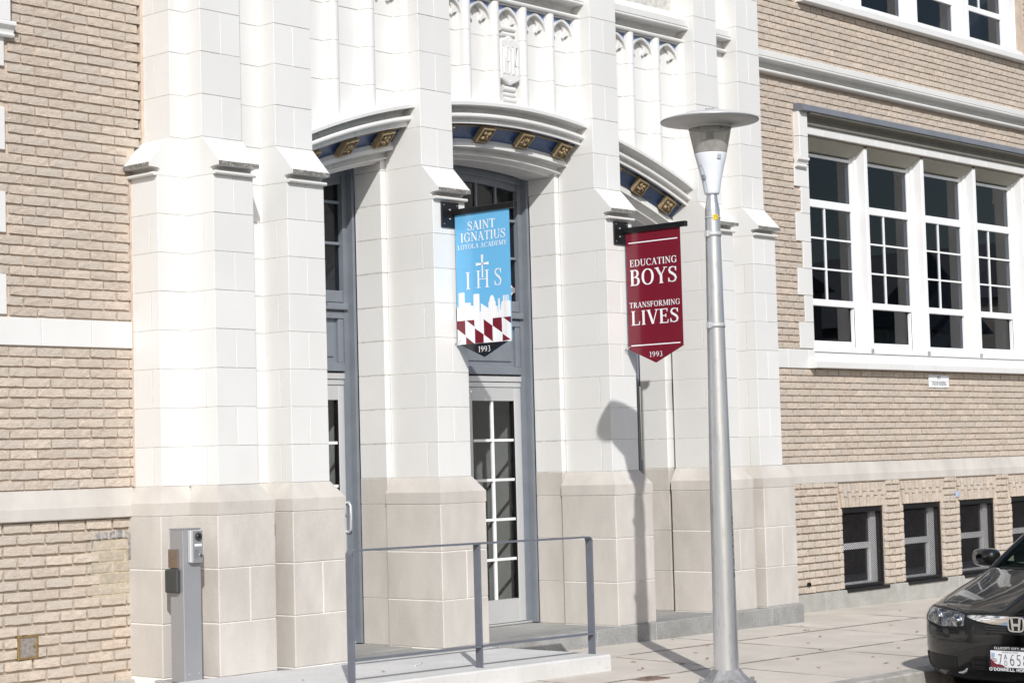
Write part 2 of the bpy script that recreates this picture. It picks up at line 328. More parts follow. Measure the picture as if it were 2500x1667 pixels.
def text(mb, s, a0, a1, b0, b1, fn, serif=True, space=.05, bold=1.):
    """lay the string between a0 and a1 (width) and b0 and b1 (height); fn(a, b, lift) gives the point"""
    gl = [glyph(c, serif) for c in s]; tot = sum(g[1]+space for g in gl)-space; k = (a1-a0)/tot; x = 0; e = 0
    for strokes, adv in gl:
        for stroke in strokes:
            P = [Vector((p_[0]+x, p_[1])) for p_, w_ in stroke]; ws = [w_*bold for p_, w_ in stroke]; vs = []; n = len(P)
            closed = n > 6 and (P[0]-P[-1]).length < 1e-4; e += 1
            for i in range(n):
                d = (P[(i+1) % n if not closed else (i+1 if i < n-1 else 1)]-P[i-1 if i or not closed else n-2]) if 0 < i < n-1 or closed else (P[1]-P[0] if i == 0 else P[-1]-P[-2])
                nn = Vector((-d.y, d.x)).normalized()*ws[i]/2
                for q in (P[i]-nn, P[i]+nn): vs.append(fn(a0+q.x*k, b0+q.y*(b1-b0), e*2e-5))
            mb.add(vs, [(2*i, 2*i+2, 2*i+3, 2*i+1) for i in range(n-1)])
        x += adv+space
    return mb

# ================================================================== THE SETTING
XC = 3.61
def zwalk(x, y): return -.178-.0115*(x-2)-.020*(-.68-y if y < -.68 else 0)       # sidewalk falls to the right and to the kerb
mb = MB(); mb.add([(-600,-600,-.452),(600,-600,-.452),(600,600,-.452),(-600,600,-.452)], [(0,1,2,3)])
tag(mb.build('street', 'asphalt', None, origin=(0,-8,-.452)), kind='structure')
# sidewalk: a bed sheet with slabs lying on it
mb = MB(); g = [(-14,-3.43),(24,-3.43),(24,.6),(-14,.6)]
mb.add([(x, y, zwalk(x, min(y,-.68))-.03) for x, y in g], [(0,1,2,3)])
walk = tag(mb.build('sidewalk', 'bed', None, origin=(4,-2,-.3)), kind='structure')
xs = [-12+1.52*i+.35 for i in range(23)]; ys = [-3.43,-2.28,-1.25,.45]
for i in range(len(xs)-1):
    for j in range(3):
        x0, x1, y0, y1 = xs[i]+.010, xs[i+1]-.010, ys[j]+.017, ys[j+1]-.017
        mb = MB(); zz = [zwalk(x, min(y,-.68)) for x in (x0, x1) for y in (y0, y1)]
        # gently dished slab so that it is not a perfect plane
        n = 3; vs = []
        for a in range(n+1):
            for b_ in range(n+1):
                x = x0+(x1-x0)*a/n; y = y0+(y1-y0)*b_/n; e = (0 < a < n and 0 < b_ < n)
                vs.append((x, y, zwalk(x, min(y,-.68))+(R.uniform(-.0012,.0012) if e else -.001)))
        mb.add(vs, [(a*(n+1)+b_, (a+1)*(n+1)+b_, (a+1)*(n+1)+b_+1, a*(n+1)+b_+1) for a in range(n) for b_ in range(n)])
        k = len(mb.v); per = [a*(n+1) for a in range(n+1)]+[n*(n+1)+b_ for b_ in range(1, n+1)]+[a*(n+1)+n for a in range(n-1, -1, -1)]+[b_ for b_ in range(n-1, 0, -1)]
        low = [(vs[q][0], vs[q][1], vs[q][2]-.05) for q in per]; mb.v += low
        for q in range(len(per)): mb.face([per[q], k+q, k+(q+1) % len(per), per[(q+1) % len(per)]])
        mb.build('paving_slab', 'walk', walk)
for i, x in enumerate(xs[6:18]):
    mb = MB(); vs = []; n = 24
    for k in range(n+1):
        y = -3.42+2.72*k/n; w_ = R.uniform(.003,.015); vs += [(x-w_, y, zwalk(x, y)+.0016), (x+w_, y, zwalk(x, y)+.0016)]
    mb.add(vs, [(2*k, 2*k+2, 2*k+3, 2*k+1) for k in range(n)]); mb.build('joint_grime', 'grime', walk)
for y in (-2.28, -1.25):
    mb = MB(); vs = []; n = 150
    for k in range(n+1):
        x = -2+16*k/n; w_ = R.uniform(.006,.026); vs += [(x, y-w_, zwalk(x, y)+.0022), (x, y+w_, zwalk(x, y)+.0022)]
    mb.add(vs, [(2*k, 2*k+2, 2*k+3, 2*k+1) for k in range(n)]); mb.build('joint_grime', 'grime', walk)
kb = MB(); kb.box(-14, 24, -3.60, -3.44, -.7, -.47); kerb = tag(kb.build('kerb', 'curb', None), kind='structure')
for i in range(-6, 12):
    x0, x1 = i*2.1+.4, i*2.1+2.494; mb = MB()
    prof = [(-3.605,-.62), (-3.60,-.01), (-3.585,.0), (-3.436,.0), (-3.436,-.62)]
    vs = [(x, a, (zwalk(x,-3.43)+.002+b_) if b_ > -.3 else -.72) for x in (x0, x1) for a, b_ in prof]; n = 5
    mb.add(vs, [(q, (q+1) % n, n+(q+1) % n, n+q) for q in range(n)]+[tuple(range(n)), tuple(range(n, 2*n))]); mb.build('kerb_stone', 'curb', kerb)
# the raised concrete approach slab in front of the left door, its right end is cut square
def zr(x): return -.060-.0125*max(x, 0)
mb = MB(); X0, X1, Y0, Y1 = -6.2, 2.825, -1.838, -.648; n = 10; vs = []
for i in range(n+1):
    x = X0+(X1-X0)*i/n
    vs += [(x, Y0, -.5), (x, Y0, zr(x)-.012), (x, Y0+.012, zr(x)), (x, Y1, zr(x)), (x, Y1, -.5)]
mb.add(vs, [(i*5+k, i*5+k+1, (i+1)*5+k+1, (i+1)*5+k) for i in range(n) for k in range(4)]+[(0,1,2,3,4), tuple(n*5+k for k in (4,3,2,1,0))])
tag(mb.build('ramp', 'slab', None), kind='structure')

# ================================================================== THE SCHOOL BUILDING
bld = empty('school_building', (XC, 0, -.2), 'white terracotta and buff brick school front with three arched entrance bays', 'building')
ZL = [1.205+.264*i for i in range(9)]                      # lower terracotta courses up to the hoods
ZU = [3.585, 3.88, 4.175, 4.467, 4.755, 5.04, 5.27, 5.56, 5.85, 6.14, 6.43, 6.72, 7.0]
ZLIME = [-.068, .288, .650, 1.008]
G = .0016                                                  # half joint
PX = [(.275, .632), (.94, 1.292), (2.402, 2.757), (4.463, 4.818), (5.928, 6.28), (6.588, 6.945)]
def blk(parent, x0, x1, y0, y1, z0, z1, name='terracotta_block', mat='tc', bev=.0022):
    e = R.uniform(-.0012, .0012)
    return B(name, mat, parent, x0+G, x1-G, y0+e, y1, z0+G, z1-G, bev=bev)
HOOD = [(-.44, 3.585), (-.455, 3.583), (-.63, 3.397), (-.632, 3.372), (-.575, 3.370), (-.552, 3.367), (-.540, 3.357), (-.540, 3.343), (-.560, 3.338),
        (-.594, 3.337), (-.600, 3.331), (-.602, 3.324), (-.598, 3.317), (-.588, 3.313), (-.572, 3.313), (-.565, 3.316), (-.44, 3.316)]
DRIP = [(-.575, 3.4575)]
def pier(i):
    x0, x1 = PX[i]; xm = (x0+x1)/2; yb = -.06 if i in (2, 3) else -.10
    mb = MB(); mb.box(x0+.003, x1-.003, -.561, yb, 1.2, 3.32); mb.box(x0+.003, x1-.003, -.451, yb, 3.32, 7.0)
    p_ = mb.build('pier', 'joint', bld)
    for k in range(8):
        z0, z1 = ZL[k], ZL[k+1]
        if k % 2 == 1: blk(p_, x0, xm, -.565, yb, z0, z1); blk(p_, xm, x1, -.565, yb, z0, z1)
        else:
            blk(p_, x0, x1, -.565, -.455, z0, z1); blk(p_, x0, x1, -.451, yb, z0, z1)
    for k in range(len(ZU)-1):
        z0, z1 = ZU[k], ZU[k+1]
        if k % 2 == 0: blk(p_, x0, xm, -.455, yb, z0, z1); blk(p_, xm, x1, -.455, yb, z0, z1)
        else: blk(p_, x0, x1, -.455, yb, z0, z1)
    mb = MB(); mb.prism(HOOD, 'x', x0, x1); mb.box(x0+.001, x1-.001, -.448, yb, 3.317+G, 3.583-G)
    h = mb.build('hood_stone', 'tc', p_)
    # chipped, blackened drip edge
    mb = MB(); n = 26; vs = []
    for q in range(n+1):
        x = x0+.002+(x1-x0-.004)*q/n; j = R.uniform(.001, .008); vs += [(x, -.6335, 3.370+R.uniform(-.001,.001)), (x, -.634, 3.397), (x, -.632+j*.5, 3.3972+j*.55)]
    mb.add(vs, [(q*3+a, q*3+3+a, q*3+4+a, q*3+1+a) for q in range(n) for a in (0, 1)]); mb.build('drip_edge', 'tc_dirty', p_)
    # limestone base with a sloped top
    l0, l1 = x0-.074, x1+.074; lb = -.06 if i in (2, 3) else -.10
    mb = MB(); mb.box(l0+.006, l1-.006, -.639, lb, -.2, 1.10); mb.build('base_core', 'limejoint', p_)
    for k in range(3):
        z0, z1 = ZLIME[k], ZLIME[k+1]
        if k == 1: xx = xm+.02; blk(p_, l0, xx, -.645, lb, z0, z1, 'limestone_block', 'lime', .006); blk(p_, xx, l1, -.645, lb, z0, z1, 'limestone_block', 'lime', .006)
        else: blk(p_, l0, l1, -.645, lb, z0, z1, 'limestone_block', 'lime', .006)
    mb = MB(); z0 = ZLIME[3]+G; g = .004
    v = [(l0,-.645,z0),(l1,-.645,z0),(l1,lb,z0),(l0,lb,z0),(l0,-.645,1.093),(l1,-.645,1.093),(l1,lb,1.093),(l0,lb,1.093),(x0-.001,-.566,1.2045),(x1+.001,-.566,1.2045),(x1+.001,lb,1.2045),(x0-.001,lb,1.2045)]
    mb.add(v, [(0,1,5,4),(1,2,6,5),(3,0,4,7),(4,5,9,8),(5,6,10,9),(7,4,8,11),(8,9,10,11),(2,3,7,6),(7,11,10,6),(3,2,1,0)]); mb.build('limestone_block', 'lime', p_)
    return p_
piers = [pier(i) for i in range(6)]
# back masses: recess between paired piers, the corner returns, and the door jambs
mb = MB(); mb.box(.30, 1.0, -.286, .2, 1.2, 7.0); rec1 = mb.build('recess_wall', 'joint', bld)
mb = MB(); mb.box(6.22, 6.92, -.286, .2, 1.2, 7.0); rec2 = mb.build('recess_wall', 'joint', bld)
for par, a, b_ in ((rec1, .62, .96), (rec2, 6.26, 6.60)):
    for lv in (ZL[:]+[3.585], ZU):
        for z0, z1 in zip(lv, lv[1:]): blk(par, a, b_, -.29, -.2, z0, z1)
    mb = MB(); mb.box(a-.1, b_+.1, -.355, -.2, -.2, 1.10); mb.build('base_core', 'limejoint', par)
    for z0, z1 in zip(ZLIME, ZLIME[1:]): blk(par, a-.1, b_+.1, -.362, -.1, z0, z1, 'limestone_block', 'lime', .006)
    mb = MB(); mb.prism([(-.362,1.010),(-.362,1.093),(-.288,1.2045),(-.1,1.2045),(-.1,1.010)], 'x', a-.1, b_+.1); mb.build('limestone_block', 'lime', par)
def corner(mir):
    f = (lambda x: x) if not mir else (lambda x: 2*XC-x)
    mb = MB(); mb.box(f(.023), f(.33), -.285, .1, 1.2, 3.32); mb.box(f(.143), f(.33), -.285, .1, 3.32, 7.0); c = mb.build('corner_return', 'joint', bld)
    for k in range(8):
        z0, z1 = ZL[k], ZL[k+1]
        if k % 2: blk(c, *sorted((f(.02), f(.29))), -.288, .08, z0, z1)
        else: blk(c, *sorted((f(.02), f(.29))), -.288, -.20, z0, z1); blk(c, *sorted((f(.02), f(.29))), -.196, .08, z0, z1)
    for k in range(len(ZU)-1):
        z0, z1 = ZU[k], ZU[k+1]
        if k % 2 == 0: blk(c, *sorted((f(.14), f(.29))), -.288, .08, z0, z1)
        else: blk(c, *sorted((f(.14), f(.29))), -.288, -.12, z0, z1); blk(c, *sorted((f(.14), f(.29))), -.116, .08, z0, z1)
    prof = [(f(.02+(y+.565)), z) for y, z in HOOD]          # the hood on this return faces sideways
    mb = MB(); mb.prism([(f(.30), 3.585)]+prof[1:-1]+[(f(.30), 3.316)], 'y', -.288, .05); mb.build('hood_stone', 'tc', c)
    mb = MB(); n = 20; vs = []
    for q in range(n+1):
        y = -.286+.30*q/n; j = R.uniform(.001, .008); vs += [(f(-.0485), y, 3.370), (f(-.049), y, 3.397), (f(-.047+j*.5), y, 3.3972+j*.55)]
    mb.add(vs, [(q*3+a, q*3+3+a, q*3+4+a, q*3+1+a) for q in range(n) for a in (0, 1)]); mb.build('drip_edge', 'tc_dirty', c)
    mb = MB(); mb.box(f(-.034), f(.3), -.339, .1, -.2, 1.10); mb.build('base_core', 'limejoint', c)
    for z0, z1 in zip(ZLIME, ZLIME[1:]): blk(c, *sorted((f(-.04), f(.25))), -.345, .08, z0, z1, 'limestone_block', 'lime', .006)
    mb = MB(); a, b_ = sorted((f(-.04), f(.25))); ta, tb = sorted((f(.019), f(.25)))
    v = [(a,-.345,1.010),(b_,-.345,1.010),(b_,.08,1.010),(a,.08,1.010),(a,-.345,1.093),(b_,-.345,1.093),(b_,.08,1.093),(a,.08,1.093),(ta,-.286,1.2045),(tb,-.286,1.2045),(tb,.08,1.2045),(ta,.08,1.2045)]
    mb.add(v, [(0,1,5,4),(1,2,6,5),(3,0,4,7),(4,5,9,8),(5,6,10,9),(7,4,8,11),(8,9,10,11),(2,3,7,6),(7,11,10,6),(3,2,1,0)]); mb.build('limestone_block', 'lime', c)
corner(False); corner(True)

# ------------------------------------------------------------------ entrance bays
RA = 6.08; ZTOP = 4.187
def z0arc(x): return ZTOP-RA+math.sqrt(RA*RA-(x-XC)**2)
ARCH = [(-.20,.083),(-.235,.070),(-.398,.002),(-.402,-.004),(-.400,-.028),(-.345,-.029),(-.305,-.032),(-.284,-.042),(-.275,-.060),(-.280,-.080),(-.300,-.086),(-.322,-.087),
        (-.347,-.085),(-.358,-.091),(-.363,-.102),(-.361,-.114),(-.352,-.123),(-.338,-.127),(-.320,-.127),(-.318,-.163),(-.300,-.166),
        (-.268,-.138),(-.138,-.256),(-.160,-.296),(-.158,-.326),(-.095,-.328),(-.072,-.334),(-.062,-.350),(-.066,-.370),(-.098,-.376),(-.096,-.384),(-.016,-.404),(-.004,-.412),(.25,-.412),(.25,.083)]
BAYS = [(1.292, 2.402, 3, .385), (2.757, 4.463, 5, .478), (4.818, 5.928, 3, .385)]
def sweep(mb, prof, xa, xb, n=5, cap=True, smooth=False):
    vs = [(x, y, z0arc(x)+d) for i in range(n+1) for x in [xa+(xb-xa)*i/n] for y, d in prof]; m_ = len(prof)
    mb.add(vs, [(i*m_+k, i*m_+(k+1) % m_, (i+1)*m_+(k+1) % m_, (i+1)*m_+k) for i in range(n) for k in range(m_)], smooth)
    if cap: mb.add(vs, [tuple(range(m_)), tuple(n*m_+k for k in range(m_))])
def rosette(par, x, kind):
    """a carved square boss set on the slope of the soffit"""
    zc = z0arc(x); sl = -(x-XC)/math.sqrt(RA*RA-(x-XC)**2)
    T = Vector((1, 0, sl)).normalized(); S_ = Vector((0, .142, -.132)).normalized(); Nn = T.cross(S_).normalized()
    if Nn.z > 0: Nn = -Nn
    C0 = Vector((x, -.232, zc-.234)); mb = MB()
    def pt(a, b_, h): return C0+T*a+S_*b_+Nn*h
    def lump(a, b_, ra, rb, h0, h1, rot=0, n=10):
        rings = [(1, h0), (.86, h0+(h1-h0)*.55), (.5, h0+(h1-h0)*.92)]; vs = []
        for k, h in rings:
            for q in range(n):
                t_ = 2*math.pi*q/n; u, v_ = ra*k*math.cos(t_), rb*k*math.sin(t_)
                vs.append(pt(a+u*math.cos(rot)-v_*math.sin(rot), b_+u*math.sin(rot)+v_*math.cos(rot), h))
        vs.append(pt(a, b_, h1))
        mb.add(vs, [(i*n+q, i*n+(q+1) % n, (i+1)*n+(q+1) % n, (i+1)*n+q) for i in range(2) for q in range(n)]+[(2*n+q, 2*n+(q+1) % n, 3*n) for q in range(n)], True)
    s_ = .068; o = [(-s_,-s_),(s_,-s_),(s_,s_),(-s_,s_)]; i_ = [(-.058,-.058),(.058,-.058),(.058,.058),(-.058,.058)]
    vs = [pt(a, b_, -.035) for a, b_ in o]+[pt(a, b_, .016) for a, b_ in o]+[pt(a, b_, .016) for a, b_ in i_]+[pt(a, b_, .002) for a, b_ in i_]
    fs = []
    for k in range(4):
        j = (k+1) % 4; fs += [(k,j,4+j,4+k),(4+k,4+j,8+j,8+k),(8+k,8+j,12+j,12+k)]
    mb.add(vs, fs+[(12,13,14,15)])
    rr = random.Random(kind)
    if kind % 3 == 0:
        for k in range(4): a = math.pi/4+k*math.pi/2; lump(.03*math.cos(a), .03*math.sin(a), .027, .021, .0, .028, a)
        lump(0, 0, .013, .013, .01, .034)
    elif kind % 3 == 1:
        for k in range(7): a = -math.pi/2+(k-3)*.52; lump(.030*math.cos(a), .030*math.sin(a)+.012, .028, .009, .0, .024, a)
        lump(0, .022, .016, .012, .01, .032)
    else:
        for k in range(5): a = k*1.2566+.3; lump(.034*math.cos(a), .034*math.sin(a), .022, .014, .0, .026, a+.8)
        lump(.004, -.004, .026, .014, .005, .034, .7); lump(-.012, .012, .012, .018, .005, .030, .2)
    mb.build('rosette', 'gold', par)
CORN = [(-.10,5.30),(-.235,5.285),(-.392,5.236),(-.402,5.228),(-.400,5.178),(-.392,5.172),(-.398,5.166),(-.400,5.158),(-.394,5.149),(-.350,5.148),(-.305,5.147),(-.280,5.139),(-.266,5.120),(-.264,5.096),(-.275,5.078),(-.300,5.075),
        (-.326,5.074),(-.338,5.068),(-.343,5.057),(-.338,5.046),(-.327,5.040),(-.312,5.039),(-.235,5.036),(-.10,5.036)]
def cornice(par, xa, xb, dy=0, name='cornice_stone', step=.40, off=.0, mat='tc'):
    x = xa; pr_ = [(y+dy, z) for y, z in CORN]; first = True
    while x < xb-.02:
        e = min(xb, x+(step*.62+off if first else step)); first = False
        if xb-e < .08: e = xb
        mb = MB(); mb.prism(pr_, 'x', x+.0015, e-.0015); mb.build(name, mat, par); x = e
def trefoil(par, xc, hw):
    """pointed arch rib, cusped tracery and blue spandrels at the head of one panel"""
    zs, za = 4.845, 5.022; n = 14; mb = MB()
    def pa(k, t_):                                     # pointed arch with half-width k, t 0..1 from left spring to apex to right spring
        s_ = -1 if t_ < .5 else 1; q = t_*2 if t_ < .5 else (1-t_)*2; Rr = k*1.45; a = q*math.acos((Rr-k)/Rr)
        zz = Rr*math.sin(a)/(Rr*math.sin(math.acos((Rr-k)/Rr))); return (s_*(k-(Rr-Rr*math.cos(a))), zz)
    outer, inner = [], []
    for i in range(2*n+1):
        t_ = i/(2*n); a = pa(hw-.010, t_); b_ = pa(hw-.027, t_); outer.append((xc+a[0], zs+a[1]*(za-zs))); inner.append((xc+b_[0], zs+b_[1]*(za-.020-zs)))
    m_ = len(outer)
    vs = [(x, -.304, z) for x, z in outer]+[(x, -.298, z) for x, z in inner]+[(x, -.236, z) for x, z in inner]+[(x, -.270, z) for x, z in outer]
    mb.add(vs, [(i, i+1, m_+i+1, m_+i) for i in range(m_-1)]+[(m_+i, m_+i+1, 2*m_+i+1, 2*m_+i) for i in range(m_-1)]+[(3*m_+i, 3*m_+i+1, i+1, i) for i in range(m_-1)])
    # cusped tracery: two side foils and a top foil
    k = hw-.027; half = [(-1,-.25),(-.97,.05),(-.88,.26),(-.74,.36),(-.60,.35),(-.50,.26),(-.44,.17),(-.36,.16),(-.34,.24),(-.42,.36),(-.46,.50),(-.42,.64),(-.30,.78),(-.14,.90),(0,.97)]
    H_ = za-.020-zs; cus = [(xc+a*k, zs+b_*H_) for a, b_ in half]+[(xc-a*k, zs+b_*H_) for a, b_ in half[-2::-1]]
    c_ = len(cus)
    def samp(i): f_ = i/(c_-1)*(m_-1); j = min(int(f_), m_-2); g = f_-j; return tuple(inner[j][q]*(1-g)+inner[j+1][q]*g for q in (0, 1))
    oo = [samp(i) for i in range(c_)]
    vs = [(x, -.272, z) for x, z in oo]+[(x, -.256, z) for x, z in cus]+[(x, -.236, z) for x, z in cus]
    mb.add(vs, [(i, i+1, c_+i+1, c_+i) for i in range(c_-1)]+[(c_+i, c_+i+1, 2*c_+i+1, 2*c_+i) for i in range(c_-1)])
    # raised edge roll along the cusps
    mb.tube([(x, -.257, z) for x, z in cus], .0038, 6)
    mb.box(xc-hw, xc+hw, -.312, -.24, 5.027, 5.0355)
    mb.build('trefoil_arch', 'tc', par)
    for s_ in (-1, 1):
        pts = [(x, z) for x, z in (outer[:n+1] if s_ < 0 else outer[n:])]; mb = MB()
        if s_ < 0: poly = pts+[(xc, 5.024), (xc-hw, 5.024), (xc-hw, zs)]
        else: poly = pts+[(xc+hw, zs), (xc+hw, 5.024), (xc, 5.024)]
        ctr = (xc+s_*(hw-.006), 5.018); vs = [(x, -.282, z) for x, z in poly]
        cx = (xc+s_*hw, -.282, 5.024); mb.add(vs+[cx], [(i, i+1, len(vs)) for i in range(len(vs)-1)]); mb.build('blue_spandrel', 'blue2', par)
def mull(mb, x, za, zb, hw=.062):
    half = [(.060,-.236),(.056,-.258),(.050,-.266),(.045,-.288),(.041,-.308),(.033,-.324),(.021,-.334),(.008,-.338)]
    mb.prism([(x-a, y) for a, y in half]+[(x+a, y) for a, y in half[::-1]], 'z', za, zb)
def bay(bi):
    x0, x1, n, rs = BAYS[bi]; pit = (x1-x0)/n; xm = (x0+x1)/2
    mb = MB(); mb.box(x0-.05, x1+.05, -.232, .2, 4.16 if bi == 1 else 4.02, 7.0); bw = mb.build('bay_wall', 'joint', bld)
    zb = [z for z in ZU]
    for i in range(n):
        a, b_ = x0+i*pit, x0+(i+1)*pit; zl = min(z0arc(a), z0arc(b_))+.03; lev = [zl]+[z for z in ZU if z > zl+.06]
        for z0, z1 in zip(lev, lev[1:]):
            if z0 >= 5.03: break
            blk(bw, a, b_, -.236, -.15, z0, min(z1, 5.036), bev=.002)
        trefoil(bw, (a+b_)/2, pit/2-.012)
    for i in range(n+1):
        x = x0+i*pit; zl = z0arc(x)+.02; lev = [zl]+[z for z in ZU if zl+.08 < z < 4.9]
        for z0, z1 in zip(lev, lev[1:]+[5.036]):
            mb = MB(); mull(mb, x, z0+.0012, z1-.0012); mb.build('mullion', 'tc', bw)
    # hood mould in voussoir lengths, soffit band of cobalt panels with bosses
    q = .342 if bi == 1 else .346; cuts = sorted({x0, x1, *[xm+(k+(.5 if bi == 1 else 0))*q for k in range(-3, 4) if x0+.09 < xm+(k+(.5 if bi == 1 else 0))*q < x1-.09]})
    for a, b_ in zip(cuts, cuts[1:]):
        mb = MB(); sweep(mb, ARCH, a+.0016, b_-.0016); mb.build('arch_stone', 'tc', bw)
    mb = MB(); sweep(mb, [(-.270,-.143),(-.140,-.261),(-.132,-.252),(-.262,-.134)], x0+.002, x1-.002, 14, False); mb.build('cobalt_band', 'blue', bw)
    mb = MB(); sweep(mb, [(-.246,-.176),(-.252,-.170),(-.246,-.158),(-.234,-.172)], x0+.002, x1-.002, 14, False); mb.build('gilt_bead', 'gold', bw)
    cnt = 4 if bi == 1 else 3
    for k in range(cnt): rosette(bw, xm+(k-(cnt-1)/2)*rs, k+bi*2)
    cornice(bw, x0, x1)
    # upper stage above the cornice: plain band and a framed panel
    blk(bw, x0, x1, -.236, -.15, 5.287, 5.345, bev=.002)
    px0, px1 = x0+.05, x1+.0
    mb = MB(); mb.box(x0, px0+.03, -.236, -.15, 5.347, 6.9); mb.box(x1-.03, x1, -.236, -.15, 5.347, 6.9); mb.build('panel_frame', 'tc', bw)
    B('panel_border', 'skyblue', bw, px0+.03, x1-.03, -.205, -.15, 5.347, 6.9)
    B('panel_field', 'goldpale', bw, px0+.075, x1-.072, -.2075, -.16, 5.385, 6.86)
    mb = MB(); mb.box(px0+.14, x1-.11, -.226, -.2, 5.425, 5.475, bev=.008); mb.box(px0+.3, x1-.30, -.232, -.2, 5.49, 6.2, bev=.01); mb.build('panel_relief', 'tc', bw)
    return bw
bays = [bay(i) for i in range(3)]
cornice(rec1, .632, .94); cornice(rec2, 6.28, 6.588)
# 1914 shield with scrolled ends
sh = MB(); ZS = [(3.545,4.776),(3.428,4.728),(3.428,4.415),(3.545,4.366),(3.662,4.415),(3.662,4.728)]
ZS = [(x+.052, z) for x, z in ZS]
inn = [(XC-.013+(x-XC+.013)*.9, 4.571+(z-4.571)*.95) for x, z in ZS]; n = 6
vs = [(x,-.235,z) for x, z in ZS]+[(x,-.318,z) for x, z in ZS]+[(x,-.326,z) for x, z in inn]
fs = [(i,(i+1) % n,n+(i+1) % n,n+i) for i in range(n)]+[(n+i,n+(i+1) % n,2*n+(i+1) % n,2*n+i) for i in range(n)]+[tuple(2*n+i for i in range(n))]
sh.add(vs, fs); shield = sh.build('date_shield', 'tc', bays[1])
mb = MB()
for z, r_, hwid in ((4.836,.026,.085),(4.790,.020,.070),(4.338,.024,.075),(4.292,.020,.078),(4.250,.024,.080)):
    mb.tube([(XC-.013-hwid,-.292,z),(XC-.013+hwid,-.292,z)], r_, 12)
mb.box(XC-.073,XC+.047,-.285,-.23,4.24,4.84); mb.build('scrollwork', 'tc', bays[1])
mb = MB()
arc_ = lambda cx, cz, rx, rz, a0, a1, n=14: [(cx+rx*math.cos(math.radians(a0+(a1-a0)*k/n)), cz+rz*math.sin(math.radians(a0+(a1-a0)*k/n))) for k in range(n+1)]
one_ = lambda x: [[(x-.013, .205), (x, .228), (x, .008)], [(x-.014, .004), (x+.014, .004)]]
for ln in one_(-.079)+[arc_(-.030,.165,.023,.062,0,360,22), [(-.007,.165),(-.007,.060)]+arc_(-.030,.058,.023,.056,0,-150,12)]+one_(.030)+[[(.083,.0),(.083,.232),(.052,.075),(.096,.075)]]:
    mb.tube([(XC-.013+a, -.3268, 4.455+b_) for a, b_ in ln], .0050, 6)
for z in (4.735, 4.402): mb.lathe((XC-.013,-.327,z), [(.001,-.012),(.009,0),(.001,.012)], 4)
mb.build('date_numerals', 'tc', bays[1])

